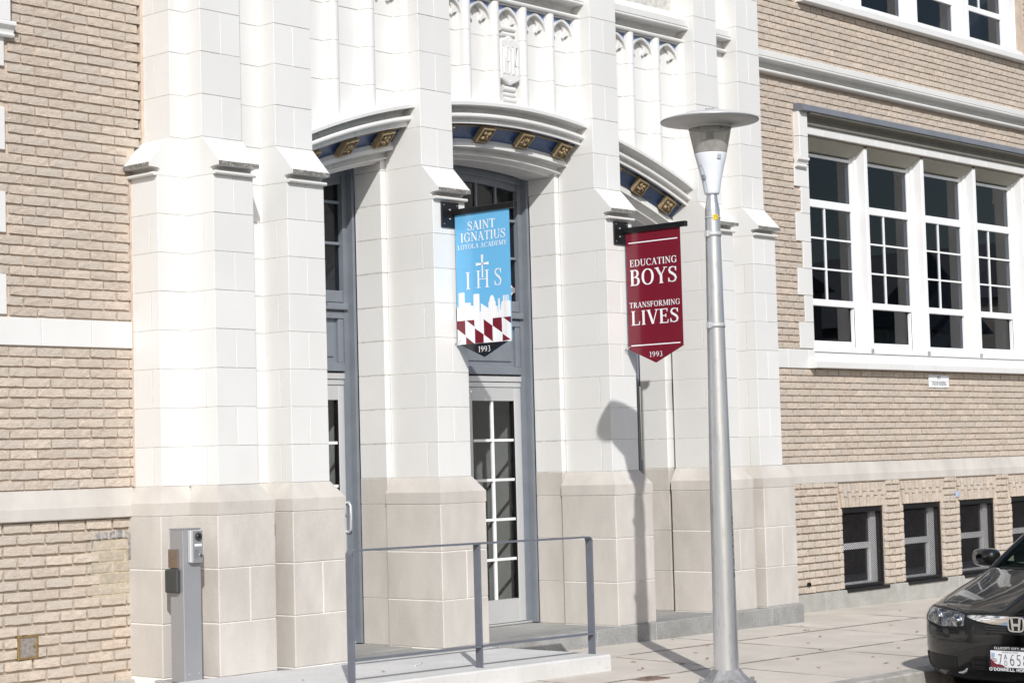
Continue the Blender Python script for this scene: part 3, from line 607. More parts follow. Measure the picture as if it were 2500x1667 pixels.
# ------------------------------------------------------------------ jambs and doors
def opening(bi):
    x0, x1, n, rs = BAYS[bi]; a, b_ = x0+.05, x1-.05
    jamb = {0: ((.94, a), (b_, 2.58)), 1: ((2.57, a), (b_, 4.65)), 2: ((4.64, a), (b_, 6.28))}[bi]
    for ja, jb in jamb:
        mb = MB(); mb.box(ja+.003, jb-.003, -.053, .238, 1.2, z0arc((ja+jb)/2)-.42); jm = mb.build('door_jamb', 'joint', bld)
        lev = ZL+[3.585]
        for z0, z1 in zip(lev, lev[1:]): blk(jm, ja, jb, -.057, .242, z0, z1, bev=.006)
        mb = MB(); mb.box(ja+.006, jb-.006, -.05, .236, -.2, 1.2); mb.build('base_core', 'limejoint', jm)
        for z0, z1 in zip(ZLIME, ZLIME[1:]+[1.205]): blk(jm, ja, jb, -.057, .242, z0, z1, 'limestone_block', 'lime')
        mb = MB(); mb.box(ja+.001, jb-.001, -.056, .24, 3.588, max(3.59, z0arc(jb if ja < XC and jb < XC else ja)-.36)); mb.build('terracotta_block', 'tc', jm)
    zi = lambda x: z0arc(x)-.414
    # painted timber frame with arched head
    fr = MB(); F0, F1 = .246, .40
    fr.box(a, a+.075, F0+.06, F1, -.06, zi(a+.04)); fr.box(b_-.075, b_, F0+.06, F1, -.06, zi(b_-.04))
    fr.box(a, a+.028, F0, F0+.06, -.06, zi(a+.01)); fr.box(b_-.028, b_, F0, F0+.06, -.06, zi(b_-.01))
    N_ = 16; vs = []
    for i in range(N_+1):
        x = a+(b_-a)*i/N_; vs += [(x, F0+.05, zi(x)+.01), (x, F0+.05, zi(x)-.05), (x, F0+.075, zi(x)-.05), (x, F0+.075, zi(x)-.105), (x, F1, zi(x)-.105)]
    fr.add(vs, [(i*5+k, i*5+k+1, i*5+6+k, i*5+5+k) for i in range(N_) for k in range(4)])
    fr.box(a+.07, b_-.07, F0+.065, F1, 2.045, 2.112, bev=.004); fr.box(a+.07, b_-.07, F0+.065, F1, 2.455, 2.515, bev=.004)
    fr.box(a+.05, b_-.05, F0+.035, F1, 2.520, 2.575, bev=.008); fr.box(a+.07, b_-.07, F0+.07, F1, 2.58, 2.675, bev=.006)
    fr.box(a+.07, b_-.07, F0+.10, F1, 2.11, 2.456)
    frame = fr.build('door_frame', 'paint', bld)
    nc = 6 if bi == 1 else 4; ga, gb = a+.078, b_-.078; cw = (gb-ga)/nc
    if bi != 1: nc = 3; cw = (gb-ga)/nc
    mb = MB()
    npan = 2 if bi == 1 else 1
    for k in range(npan):
        pa, pb = a+.075+k*(b_-a-.15)/npan, a+.075+(k+1)*(b_-a-.15)/npan; st = .055
        for q in ((pa, pa+st, 2.112, 2.455), (pb-st, pb, 2.112, 2.455)): mb.box(q[0], q[1], F0+.072, F1, q[2], q[3], bev=.003)
        mb.box(pa+st+.03, pb-st-.03, F0+.088, F1, 2.15, 2.415, bev=.012)
    mb.build('transom_panel', 'paint', frame)
    mb = MB(); yw = F0+.095
    for k in range(1, nc):
        x = ga+k*cw; tk = .022 if not (bi == 1 and k == 3) else .05; mb.box(x-tk/2, x+tk/2, yw-.012, yw+.03, 2.675, zi(x)-.10, bev=.004)
    for z in (3.045, 3.370): mb.box(ga, gb, yw-.010, yw+.028, z-.012, z+.012, bev=.004)
    mb.build('glazing_bars', 'paint', frame)
    for k in range(nc):
        for z0, z1 in ((2.675, 3.033), (3.057, 3.358), (3.382, None)):
            xa, xb = ga+k*cw+.004, ga+(k+1)*cw-.004; mb = MB()
            if z1: mb.box(xa, xb, yw+.008, yw+.014, z0, z1)
            else:
                zz = [zi(xa)-.10, zi(xb)-.10]; mb.add([(x, y, z) for y in (yw+.008, yw+.014) for x, z in ((xa, z0), (xb, z0), (xb, zz[1]), (xa, zz[0]))], [(0,1,2,3),(7,6,5,4),(0,4,5,1),(1,5,6,2),(2,6,7,3),(3,7,4,0)])
            mb.build('pane', 'glass', frame)
    # aluminium door set
    mb = MB(); da, db = a+.030, b_-.030; yd = .312
    mb.box(a+.006, da, yd, .40, -.058, 2.03, bev=.003); mb.box(db, b_-.006, yd, .40, -.058, 2.03, bev=.003); mb.box(da, db, yd+.002, .40, 1.984, 2.03, bev=.003); mb.box(da, db, yd+.012, .40, 1.938, 1.980, bev=.003)
    mb.box(a, b_, yd-.01, .42, -.066, -.050, bev=.004)
    dset = mb.build('door_surround', 'alu', bld)
    leaves = ((da+.004, XC-.003), (XC+.003, db-.004)) if bi == 1 else ((da+.004, db-.004),)
    for li, (la, lb) in enumerate(leaves):
        mb = MB(); s_ = .122 if bi == 1 else .10; y0, y1 = yd+.018, yd+.062
        mb.box(la, la+s_, y0, y1, -.045, 1.934, bev=.003); mb.box(lb-s_, lb, y0, y1, -.045, 1.934, bev=.003)
        mb.box(la+s_, lb-s_, y0+.0005, y1, 1.823, 1.934); mb.box(la+s_, lb-s_, y0+.0005, y1, -.045, .150)
        door = mb.build('door', 'alu', bld)
        mb = MB(); g0, g1 = la+s_, lb-s_; nc2 = 2 if bi == 1 else 3
        for k in range(1, nc2): x = g0+(g1-g0)*k/nc2; mb.box(x-.0125, x+.0125, y0+.012, y1-.004, .150, 1.823, bev=.003)
        for k in range(1, 5): z = .150+1.673*k/5; mb.box(g0, g1, y0+.010, y1-.006, z-.0115, z+.0115, bev=.003)
        mb.build('muntin_grid', 'white', door)
        mb = MB()
        for q in ((g0, g0+.008), (g1-.008, g1)): mb.box(q[0], q[1], y0+.004, y1-.008, .150, 1.823)
        mb.build('glazing_gasket', 'black', door)
        for k in range(nc2):
            for r_ in range(5):
                B('pane', 'doorglass', door, g0+(g1-g0)*k/nc2+.003, g0+(g1-g0)*(k+1)/nc2-.003, y0+.028, y0+.034, .153+1.673*r_/5, .147+1.673*(r_+1)/5)
        hx = lb-.045 if bi != 1 or li == 0 else la+.045
        mb = MB(); mb.tube([(hx, y0+.002, 1.02), (hx, y0-.035, 1.025), (hx, y0-.052, 1.0), (hx, y0-.055, .91), (hx, y0-.052, .82), (hx, y0-.035, .795), (hx, y0+.002, .80)], .011, 10); mb.build('handle', 'alu', door)
        mb = MB(); mb.tube([(hx+.002, y0+.003, .935), (hx+.002, y0-.012, .935)], .017, 14); mb.build('lock', 'alud', door)
        if bi == 1 and li == 1:
            mb = MB(); mb.tube([(la+.10, y0+.003, 1.90), (la+.10, y0-.010, 1.90)], .011, 12); mb.build('viewer', 'chrome', door)
    # sticker behind the glass of the centre transom window
    if bi == 1:
        mb = MB(); cx, cz, r_ = 4.245, 2.775, .085; yy = yw+.0065
        mb.add([(cx-r_,yy,cz),(cx,yy,cz-r_),(cx+r_,yy,cz),(cx,yy,cz+r_)], [(0,1,2,3)]); st = mb.build('diamond_sticker', 'print_white', frame)
        mb = MB(); yy -= .0004
        for q in range(4):
            A_ = [(-1,0),(0,-1),(1,0),(0,1)]; a0, a1 = A_[q], A_[(q+1) % 4]
            mb.add([(cx+a0[0]*r_,yy,cz+a0[1]*r_),(cx+a1[0]*r_,yy,cz+a1[1]*r_),(cx+a1[0]*r_*.9,yy,cz+a1[1]*r_*.9),(cx+a0[0]*r_*.9,yy,cz+a0[1]*r_*.9)], [(0,1,2,3)])
        mb.build('sticker_edge', 'print_red', st)
        mb = MB(); mb.box(cx-r_*.95, cx+r_*.95, yy-.0004, yy, cz-.022, cz+.022); mb.build('sticker_band', 'alud', st)
    # lobby behind the door
    mb = MB(); zz = zi(XC if bi == 1 else (a+b_)/2)+.1
    mb.box(a-.04, a-.01, .41, 2.6, -.3, zz); mb.box(b_+.01, b_+.04, .41, 2.6, -.3, zz); mb.box(a-.04, b_+.04, 2.6, 2.64, -.3, zz); mb.box(a-.04, b_+.04, .41, 2.6, zz, zz+.03); mb.box(a-.04, b_+.04, .41, 2.6, 2.04, 2.10)
    mb.build('lobby', 'room', bld)
    mb = MB(); mb.box(a+.1, b_-.1, 1.9, 1.96, .86, .94); mb.build('lobby_rail', 'white', bld)
for i in range(3): opening(i)
# granite platform and plinth line, in stones
for a, b_ in ((2.9, 4.06), (4.066, 4.60), (4.606, 4.83), (4.836, 5.95), (5.956, 6.52), (6.526, 7.045)):
    mb = MB(); mb.box(a, b_, -.683, -.30, -.6, -.0685, bev=.008); mb.build('granite_step', 'granite', bld)
mb = MB(); mb.box(-.08, 2.9, -.668, -.3, -.6, -.075, bev=.006); mb.build('granite_step', 'granite', bld)
mb = MB(); mb.box(.3, 6.9, -.302, .6, -.6, -.0692); mb.build('porch_floor', 'porch', bld)

# ------------------------------------------------------------------ brick wings
def project(p_):
    d = Vector(p_)-CAM; z = d.dot(fwd); return (1250+4786.2*d.dot(r2)/z, 833.5-4786.2*d.dot(u2)/z)
def brick_mesh(L_, H_, D_=.09, seed=0):
    rr = random.Random(seed); mb = MB()
    # chamfered box whose front is a little proud and uneven
    nx, nz = 5, 2; vs = []; grid = {}
    for j in range(nz+1):
        for i in range(nx+1):
            e = (i in (0, nx)) or (j in (0, nz)); x = (i/nx-.5)*L_; z = (j/nz-.5)*H_
            if e: x += rr.uniform(-.0016,.0016) ; z += rr.uniform(-.0012,.0034) if j == 0 else rr.uniform(-.0022,.0012)
            grid[i, j] = len(vs); vs.append((x*(1 if not e else .995), rr.uniform(-.0016,.0008) if not e else rr.uniform(-.0004,.0022), z))
    fs = [(grid[i,j], grid[i+1,j], grid[i+1,j+1], grid[i,j+1]) for j in range(nz) for i in range(nx)]
    per = [(i,0) for i in range(nx)]+[(nx,j) for j in range(nz)]+[(i,nz) for i in range(nx,0,-1)]+[(0,j) for j in range(nz,0,-1)]
    k = len(vs); vs += [(vs[grid[q]][0], D_, vs[grid[q]][2]) for q in per]; n = len(per)
    fs += [(grid[per[q]], k+q, k+(q+1) % n, grid[per[(q+1) % n]]) for q in range(n)]
    return vs, fs
def lay(x0, x1, z0, rows, pitch, excl, mod=.2115, joint=.0120, phase=0., y=0.):
    """running bond: list of (x centre, z centre, length, height)"""
    out = []
    for r_ in range(rows):
        za, zb = z0+r_*pitch, z0+(r_+1)*pitch; zm = (za+zb)/2; iv = [(x0, x1)]
        for h in excl:
            if h[2] < zm < h[3]: iv = [q for a, b_ in iv for q in ((a, min(b_, h[0])), (max(a, h[1]), b_)) if q[1]-q[0] > .02]
        off = phase+(mod/2 if r_ % 2 else 0)
        for a, b_ in iv:
            k = math.floor((a-off)/mod)
            while off+k*mod < b_:
                s0, s1 = max(a, off+k*mod), min(b_, off+(k+1)*mod)
                s0 += joint/2 if s0 > a else .002; s1 -= joint/2 if s1 < b_ else .002
                if s1-s0 > .018: out.append(((s0+s1)/2, zm, s1-s0, pitch-joint*.95, y))
                k += 1
    return out
VAR = {}
def put_bricks(par, bricks, limit, name='brick', mat='brick'):
    def size(b_):
        p0 = project((b_[0]-b_[2]/2, b_[4], b_[1])); p1 = project((b_[0]+b_[2]/2, b_[4], b_[1])); inside = 0 < (p0[0]+p1[0])/2 < 2500 and 0 < p0[1] < 1667
        return (0 if inside else 1, -(p1[0]-p0[0]))
    bricks = sorted(bricks, key=size); st = MB()
    for i, b_ in enumerate(bricks):
        if i < limit:
            key = (round(b_[2]/.004), round(b_[3], 4), R.randrange(4))
            if key not in VAR:
                vs, fs = brick_mesh(b_[2], b_[3], seed=hash(key[:1]) % 97+key[2]*31); me = bpy.data.meshes.new(name); me.from_pydata(vs, [], fs); me.materials.append(M[mat]); VAR[key] = me
            o = bpy.data.objects.new(name, VAR[key]); link(o, par, (b_[0]+R.uniform(-.0012,.0012), b_[4]+R.uniform(-.0025,.0025), b_[1]+R.uniform(-.001,.001)))
            o.rotation_euler = (0, R.uniform(-.006,.006), R.uniform(-.008,.008))
        else:
            vs, fs = brick_mesh(b_[2], b_[3], seed=i % 23); dy = R.uniform(-.0025,.0025); st.add([(q[0]+b_[0], q[1]+b_[4]+dy, q[2]+b_[1]) for q in vs], fs)
    if st.f: st.build('brickwork', mat, par, 'stuff')
PU, PB = .0666, .0733
# left wing
QL = [(3.706,3.970,0),(3.420,3.706,1),(3.150,3.420,0),(2.880,3.150,1),(2.612,2.880,0),(2.348,2.612,1),(3.970,4.20,1)]   # z0, z1, long?
mb = MB(); mb.box(-3.2, .06, .016, .12, 1.1, 7.0); mb.box(.117, .1425, .002, .1, 3.57, 7.0); mb.box(.006, .0225, .002, .1, 1.206, 3.31); wl = mb.build('brick_wall', 'mortar', bld)
mb = MB(); mb.box(-3.2, .06, .021, .12, -.5, 1.1); wlb = mb.build('base_wall', 'mortar2', bld)
exl = [(-3.3, -.985 if lg else -1.09, z0, z1) for z0, z1, lg in QL]+[(-3.3, -1.09, 4.2, 7.0)]+[(.004, .2, 1.2, 3.32), (.004, .2, 3.32, 3.36)]
exl += [(.0, .2, 3.30, 3.42), (-.03, .2, 3.36, 3.42)]
exl += [(.004+max(0, (z-3.40)/.185*.118), .3, z-.005, z+.07) for z in [3.42+.0666*i for i in range(3)]]
bl = lay(-3.2, .115, 2.3395, 66, PU, exl, phase=-.115)
bl = [b_ for b_ in bl if not (b_[0] > .02 and b_[1] < 3.56)]
bm = lay(-3.2, .006, 1.2075, 14, .0669, [], phase=-.02)
HATCH = (-.935, -.779, .121, .276); PATCH = []
bb = lay(-3.2, .004, 1.002-PB*20, 20, PB, [HATCH], phase=-.07, joint=.0165, mod=.214)
patch = [b_ for b_ in bb if b_[0] > -.34 and .40 < b_[1] < .93 and not (b_[1] > .86 and b_[0] < -.2)]
patch = [b_ for b_ in patch if .46 < b_[1] < .86 and b_[0] > -.36]
bb = [b_ for b_ in bb if b_ not in patch]
allb = bl+bm; put_bricks(wl, allb, 232); put_bricks(wlb, bb, 66)
pm = MB()
for b_ in patch:
    vs, fs = brick_mesh(b_[2]-.004, b_[3]+.002, seed=int(b_[1]*1000) % 19); o = MB(); o.add([(q[0]+b_[0], q[1]+.006, q[2]+b_[1]) for q in vs], fs); o.build('brick', 'brickpatch', wlb)
B('repointing', 'yellowm', wlb, -.345, .0, .0105, .03, .44, .862)
for q in [(-.325+k*.06, -.275+k*.06, -.002+R.uniform(-.003,.002), .024, .866+R.uniform(-.004,.004), .916+R.uniform(-.006,.006)) for k in range(5)]+[(-.352,-.332,.004,.024,.80,.935), (-.352,-.332,.004,.024,.63,.70), (-.022,.0,.0,.024,.68,.93)]:
    mb = MB(); mb.box(*q, bev=.006, jit=.003); mb.build('cement_patch', 'cement', wlb)
mb = MB(); mb.box(-.046, -.038, -.014, .006, .72, .90, bev=.003); mb.build('cement_smear', 'cement', wlb)
# small metal hatch low in the left wall
x0, x1, z0, z1 = HATCH; mb = MB()
for q in ((x0,x1,z0,z0+.016),(x0,x1,z1-.016,z1),(x0,x0+.018,z0+.016,z1-.016),(x1-.018,x1,z0+.016,z1-.016)): mb.box(q[0],q[1],-.008,.03,q[2],q[3],bev=.002)
ht = mb.build('wall_hatch', 'brass', wlb); B('hatch_plate', 'hatch', wlb, x0+.018, x1-.018, -.003, .03, z0+.016, z1-.016)
mb = MB(); mb.tube([(x1-.035,-.002,(z0+z1)/2+.005),(x1-.035,-.016,(z0+z1)/2+.005)], .006, 10); mb.build('hatch_knob', 'brass', wlb)
# white band and quoins on the left wing
xs = [-3.1,-2.65,-2.2,-1.76,-1.31,-.87,-.73,-.345,.004]
xs = [-3.0,-2.55,-2.1,-1.62,-1.18,-.725,-.325,.008]
for a, b_ in zip(xs, xs[1:]): blk(wl, a, b_, -.006, .1, 2.149, 2.334, 'band_block', bev=.003)
for z0, z1, lg in QL: blk(wl, -1.5, -.985 if lg else -1.09, -.006, .1, z0, z1, 'quoin', bev=.003)
def label_stop(par, xa, xb, d):
    """corbelled end of the window hood: xa outer edge, xb inner edge, d=+1 when the window lies to the right"""
    prof = [(0,4.262),(-.058,4.262),(-.062,4.252),(-.062,4.236),(-.045,4.228),(-.030,4.205),(-.026,4.188),(-.036,4.184),(-.040,4.174),(-.034,4.164),(0,4.160)]
    xa2 = xa-.035*d; mb = MB(); mb.prism([(y-.004, z) for y, z in prof], 'x', *sorted((xa2, xb))); mb.build('label_stop', 'tc', par)
    for z0, z1 in ((4.264, 4.47), (4.474, 4.725)): B('hood_return', 'tc', par, *sorted((xa, xb)), -.055, .05, z0, z1, bev=.004)
label_stop(wl, -.965, -1.13, -1)

# right wing
XR = 7.10; WX0, NW, WP = 8.40, 4, 1.15; WX1 = WX0+NW*WP
OPEN = [(WX0, WX1, 2.20, 4.515), (WX0, WX1, 5.90, 8)]
mb = MB()
for a, b_, c, d in cells(XR, 16.2, 1.1, 7.0, OPEN): mb.box(a, b_, .0155, .20, c, d)
wr = mb.build('brick_wall', 'mortar', bld)
BW = [(8.76+1.18*i, 9.55+1.18*i, -.10, .745) for i in range(5)]
mb = MB()
for a, b_, c, d in cells(XR, 16.2, -.1, 1.1, BW): mb.box(a, b_, -.004, .16, c, d)
wrb = mb.build('base_wall', 'mortar2', bld)
QR = [(z0, z1, lg) for z0, z1, lg in QL]
exr = [(8.145 if lg else 8.25, 8.5, z0, z1) for z0, z1, lg in QR]+[(8.145, 13.3, 4.16, 4.725), (8.18, 13.25, 4.71, 4.80), (8.36, 13.04, 2.3, 4.75)]
exr += [(13.0, 13.255 if lg else 13.15, z0, z1) for z0, z1, lg in QR]
ball = lay(XR, 16.2, 1.2075, 14, .0669, [], phase=.05)
ball += lay(XR, 16.2, 2.3395, 40, PU, exr, phase=.02)
ball += lay(XR, 16.2, 5.243, 9, .0668, [], phase=.09)
ball += lay(XR, 16.2, 5.845, 17, .0668, [(8.25, 13.15, 5.8, 7.1)], phase=.09)
put_bricks(wr, ball, 0)
# basement: coursed brick with splayed soldier heads over each opening
heads = []
for a, b_, c, d in BW: heads.append((a-.06, b_+.06, .745, 1.02))
bbr = lay(XR, 16.2, 1.002-PB*14.62, 15, PB, BW+heads, phase=.11, joint=.0165, mod=.214, y=-.026)
put_bricks(wrb, bbr, 0)
for hi, (a, b_, c, d) in enumerate(BW):
    n = 12; xm = (a+b_)/2
    for k in range(n):
        def xt(u, z): return xm+(u-.5)*((b_-a)+.005+(z-.745)*.44)
        u0, u1 = k/n+.006, (k+1)/n-.006
        cuts = (.750, .858, .998) if k % 2 else (.750, .905, .998)
        for z0, z1 in zip(cuts, cuts[1:]):
            z1 -= .009; mb = MB(); e = R.uniform(-.003,.003)
            vs = [(xt(u, z), y, z) for y in (-.026+e, .06) for u, z in ((u0,z0),(u1,z0),(u1,z1),(u0,z1))]
            mb.add(vs, [(0,1,2,3),(0,4,5,1),(1,5,6,2),(2,6,7,3),(3,7,4,0)]); mb.build('soldier_brick', 'brick', wrb)
    # toothed jamb bricks inside the opening
    mb = MB()
    for r_ in range(11):
        z0 = .745-PB*(r_+1)+.008
        for s_, q in ((1, a), (-1, b_)): mb.box(q, q-s_*.05, -.022+R.uniform(-.003,.003), .17, z0, z0+PB-.015, bev=.003)
    mb.build('jamb_bricks', 'brick', wrb, 'stuff')
# granite course under the basement windows
xs = [6.9, 8.36, 8.53, 9.72, 11.0, 12.5, 13.9, 15.2, 16.2]
for a, b_ in zip(xs, xs[1:]): blk(wrb, a, b_, -.052, .2, -.6, -.074, 'granite_block', 'granite2', .005)
xs = [-3.2, -1.9, -.6, .0]
for a, b_ in zip(xs, xs[1:]): blk(wlb, a, b_, -.03, .2, -.6, -.085, 'granite_block', 'granite2', .005)
# limestone water table
for par, xs in ((wl, [-3.2,-1.75,-.52+.02-.6,.0]), (wr, [7.04, 9.62, 11.6, 13.7, 16.2])):
    for a, b_ in zip(xs, xs[1:]):
        mb = MB(); mb.prism([(-.026,1.0055),(-.030,1.012),(-.030,1.084),(-.026,1.093),(.006,1.2035),(.09,1.2035),(.09,1.0055)], 'x', a+.0015, b_-.0015); mb.build('water_table', 'lime', par)
# white sill band and quoins of the right wing
xs = [7.2, 7.50, 7.92, 8.285, 8.40]
for a, b_ in zip(xs, xs[1:]): blk(wr, a, b_, -.006, .1, 2.149, 2.340, 'band_block', bev=.003)
for z0, z1, lg in QR:
    blk(wr, 8.145 if lg else 8.25, 8.402, -.006, .19, z0, z1, 'quoin', bev=.003); blk(wr, 12.998, 13.255 if lg else 13.15, -.006, .19, z0, z1, 'quoin', bev=.003)
blk(wr, 8.25, 8.402, -.006, .19, 4.204, 4.52, 'quoin', bev=.003); blk(wr, 12.998, 13.15, -.006, .19, 4.204, 4.52, 'quoin', bev=.003)
label_stop(wr, 8.185, 8.335, 1); label_stop(wr, 13.215, 13.065, -1)
# string course at cornice level
cornice(wr, XR, 16.2, dy=.275, name='string_course', step=.62); cornice(wl, -3.2, .14, dy=.275, name='string_course', step=.62)
# big window hood: painted steel capping over a white head, its moulding coloured dark as if shaded
mb = MB(); mb.prism([(.012,4.808),(-.075,4.797),(-.100,4.785),(-.114,4.728),(-.110,4.722),(-.02,4.722),(.012,4.722)], 'x', 8.182, 13.22); mb.build('window_lintel', 'steel', bld)
mb = MB(); mb.prism([(.15,4.721),(-.100,4.7195),(-.098,4.706),(-.05,4.702),(-.022,4.690),(-.008,4.665),(-.006,4.630),(-.038,4.624),(-.042,4.612),(-.036,4.602),(-.02,4.598),(.15,4.598)], 'x', 8.336, 13.064); hm = mb.build('head_moulding', 'mould', bld)
for i in range(14):
    a = 8.336+i*.338; mb = MB(); mb.box(a+.0015, min(a+.338, 13.064)-.0015, -.014, .19, 4.516, 4.596, bev=.003); mb.build('head_block', 'tc', hm)

def sash_window(x, z0, z1, name='window', lower_open=0, top=True, munt=True, zs=None):
    """one window of the group: white frame, sashes, bars and panes; x left edge of the unit"""
    a, b_ = x+.030, x+WP-.030; y = .20; mb = MB(); dz = 0 if zs is None else zs
    zt = z1
    # jamb liners and head soffit
    mb.box(a, a+.022, y-.05, y+.05, z0, zt); mb.box(b_-.022, b_, y-.05, y+.05, z0, zt)
    mb.box(a+.022, a+.045, y-.012, y+.05, z0, zt); mb.box(b_-.045, b_-.022, y-.012, y+.05, z0, zt); mb.box(a, b_, y-.05, y+.05, z0-.05, z0)
    wn = mb.build(name, 'white', bld)
    B('sub_sill', 'white', wn, x+.0, x+WP, y-.165, y+.05, z0-.062, z0-.004, bev=.004)
    g0, g1 = a+.047, b_-.047
    def lite(za, zb, nx=1, nz=1, yy=y):
        if nx > 1 or nz > 1:
            q = MB()
            for k in range(1, nx): xx = g0+(g1-g0)*k/nx; q.box(xx-.0105, xx+.0105, yy-.006, yy+.022, za, zb)
            for k in range(1, nz): zz = za+(zb-za)*k/nz; q.box(g0, g1, yy-.0055, yy+.0215, zz-.009, zz+.009)
            q.build('glazing_bars', 'white', wn)
        for i in range(nx):
            for j in range(nz):
                B('pane', 'glass', wn, g0+(g1-g0)*i/nx+.001, g0+(g1-g0)*(i+1)/nx-.001, yy+.006, yy+.012, za+(zb-za)*j/nz+.001, za+(zb-za)*(j+1)/nz-.001)
    def rail(za, zb, yy=y, dd=.0): B('rail', 'white', wn, a+.020, b_-.020, yy-.014+dd, yy+.03, za, zb, bev=.004)
    if zs is None:
        lite(3.905, 4.345); rail(3.825, 3.905); lite(2.880, 3.825, 2, 3); rail(2.812, 2.880)
        if lower_open: lite(2.455, 2.812, yy=y+.03); rail(2.384, 2.455, y+.03)
        else: lite(2.440, 2.812, yy=y+.012); rail(2.384, 2.440, y+.012)
        rail(4.345, 4.375)
        mb = MB(); mb.prism([(y-.165,4.512),(y-.165,4.498),(y-.03,4.400),(y+.05,4.380),(y+.05,4.512)], 'x', a, b_); mb.build('head_soffit', 'cream', wn)
        if lower_open:
            B('open_sash_edge', 'white', wn, g1-.02, g1-.006, y-.004, y+.03, 2.39, 2.80); B('shadow_gap', 'black', wn, g1-.004, g1+.022, y-.006, y+.028, 2.39, 2.80)
    else:
        lite(6.050, 6.385); rail(5.985, 6.050, dd=.002); rail(6.385, 6.45); lite(6.45, 6.95, 2, 2)
        B('pane_shade', 'alud', wn, g0, g1, y+.013, y+.018, 6.052, 6.078)
    return wn
for i in range(NW):
    sash_window(WX0+i*WP, 2.385, 4.50, lower_open=(1, 1, 0, 1)[i])
    sash_window(WX0+i*WP, 5.985, 7.0, zs=1)
for i in range(NW+1):
    x = WX0+i*WP; ex = .0
    for z0, z1 in ((2.325, 4.49), (5.925, 7.0)):
        mb = MB(); xa, xb = x-.03, x+.03
        if i == 0: xa, xb = x+.003, x+.03
        if i == NW: xa, xb = x-.03, x-.003
        mb.box(xa, xb, .035, .245, z0, z1, bev=.003); mb.build('window_mullion', 'white', bld)
# sills
for z, xe in ((2.153, 0), (5.852, 0)):
    xs = [8.30]+[8.30+.46*i for i in range(1, 10)]+[13.10]
    for a, b_ in zip(xs, xs[1:]):
        mb = MB(); e = R.uniform(-.002,.002); mb.prism([(.05,z+.165),(.02,z+.152),(.0,z+.112+e),(-.070,z+.068),(-.086,z+.060),(-.088,z+.004),(-.082,z),(.05,z)], 'x', a+.0015, b_-.0015); mb.build('sill_stone', 'tc', bld)
# rooms behind the right-hand windows, seen as darkness through the glass
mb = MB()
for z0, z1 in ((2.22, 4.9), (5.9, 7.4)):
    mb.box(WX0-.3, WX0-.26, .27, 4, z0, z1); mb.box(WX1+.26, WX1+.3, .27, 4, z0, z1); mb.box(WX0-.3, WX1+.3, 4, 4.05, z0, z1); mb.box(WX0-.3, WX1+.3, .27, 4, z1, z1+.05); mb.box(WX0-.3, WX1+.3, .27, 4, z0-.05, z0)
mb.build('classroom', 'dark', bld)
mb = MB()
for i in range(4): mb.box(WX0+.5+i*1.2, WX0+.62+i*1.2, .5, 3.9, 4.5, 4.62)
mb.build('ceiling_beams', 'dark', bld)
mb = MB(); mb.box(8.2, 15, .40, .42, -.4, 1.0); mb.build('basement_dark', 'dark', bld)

# basement windows: white sashes behind diamond mesh guards
for hi, (a, b_, c, d) in enumerate(BW[:4]):
    c = -.074; y = .062; mb = MB()
    mb.box(a, a+.055, y, y+.05, c, d); mb.box(b_-.135, b_, y, y+.05, c, d); mb.box(a+.055, b_-.135, y+.004, y+.05, .315, .378); mb.box(a+.055, b_-.135, y+.004, y+.05, c, c+.055)
    mb.box(a+.055, b_-.135, y+.002, y+.05, d-.04, d)
    mb.box(b_-.165, b_-.135, y+.014, y+.05, c+.055, .315)
    bwn = mb.build('basement_window', 'white', bld)
    B('pane', 'glass', bwn, a+.055, b_-.135, y+.028, y+.033, .378, d-.04); B('pane', 'glass', bwn, a+.055, b_-.165, y+.035, y+.04, c+.055, .315)
    B('roller_shade', 'alud', bwn, a+.055, b_-.165, y+.043, y+.047, c+.055, c+.13)
    mb = MB()
    for q in ((a+.004,a+.030,c+.004,d-.004),(b_-.032,b_-.004,c+.004,d-.004),(a+.03,b_-.032,c+.004,c+.035),(a+.03,b_-.032,d-.055,d-.004)): mb.box(q[0],q[1],-.004,.058,q[2],q[3])
    mb.box(a-.004, b_+.006, -.062, .06, c-.012, c+.003); mb.box(a-.004, b_+.006, -.066, -.060, c-.028, c+.003)
    gr = mb.build('window_guard', 'black', bwn)
    mb = MB(); sp = .0215; tq = .0014; x0, x1, z0, z1 = a+.03, b_-.032, c+.035, d-.055; k1 = 1.72
    for sg in (1, -1):
        lo = -60; 
        for k in range(-90, 120):
            # line z = z0 + sg*k1^-1*(x-x0) + k*sp
            m_ = sg/k1; zz = lambda x: z0+m_*(x-x0)+k*sp
            xa, xb = x0, x1
            pts = []
            for X_ in (x0, x1):
                if z0 <= zz(X_) <= z1: pts.append((X_, zz(X_)))
            for Z_ in (z0, z1):
                X_ = x0+(Z_-z0-k*sp)/m_
                if x0 < X_ < x1: pts.append((X_, Z_))
            if len(pts) < 2: continue
            (xa, za), (xb, zb) = sorted(pts)[0], sorted(pts)[-1]; yy = .016 if sg > 0 else .0195
            mb.add([(xa,yy,za-tq),(xb,yy,zb-tq),(xb,yy,zb+tq),(xa,yy,za+tq),(xa,yy+.003,za-tq),(xb,yy+.003,zb-tq),(xb,yy+.003,zb+tq),(xa,yy+.003,za+tq)], [(0,1,2,3),(7,6,5,4),(0,4,5,1),(3,2,6,7)])
    mb.build('guard_mesh', 'grille', bwn, 'stuff')
# pipe stub in the base wall
mb = MB(); mb.tube([(8.10,-.02,.021),(8.10,-.05,.021)], .020, 16, caps=False); mb.tube([(8.10,-.05,.021),(8.10,-.02,.021)], .013, 16, caps=False); mb.build('pipe_stub', 'black', wrb)

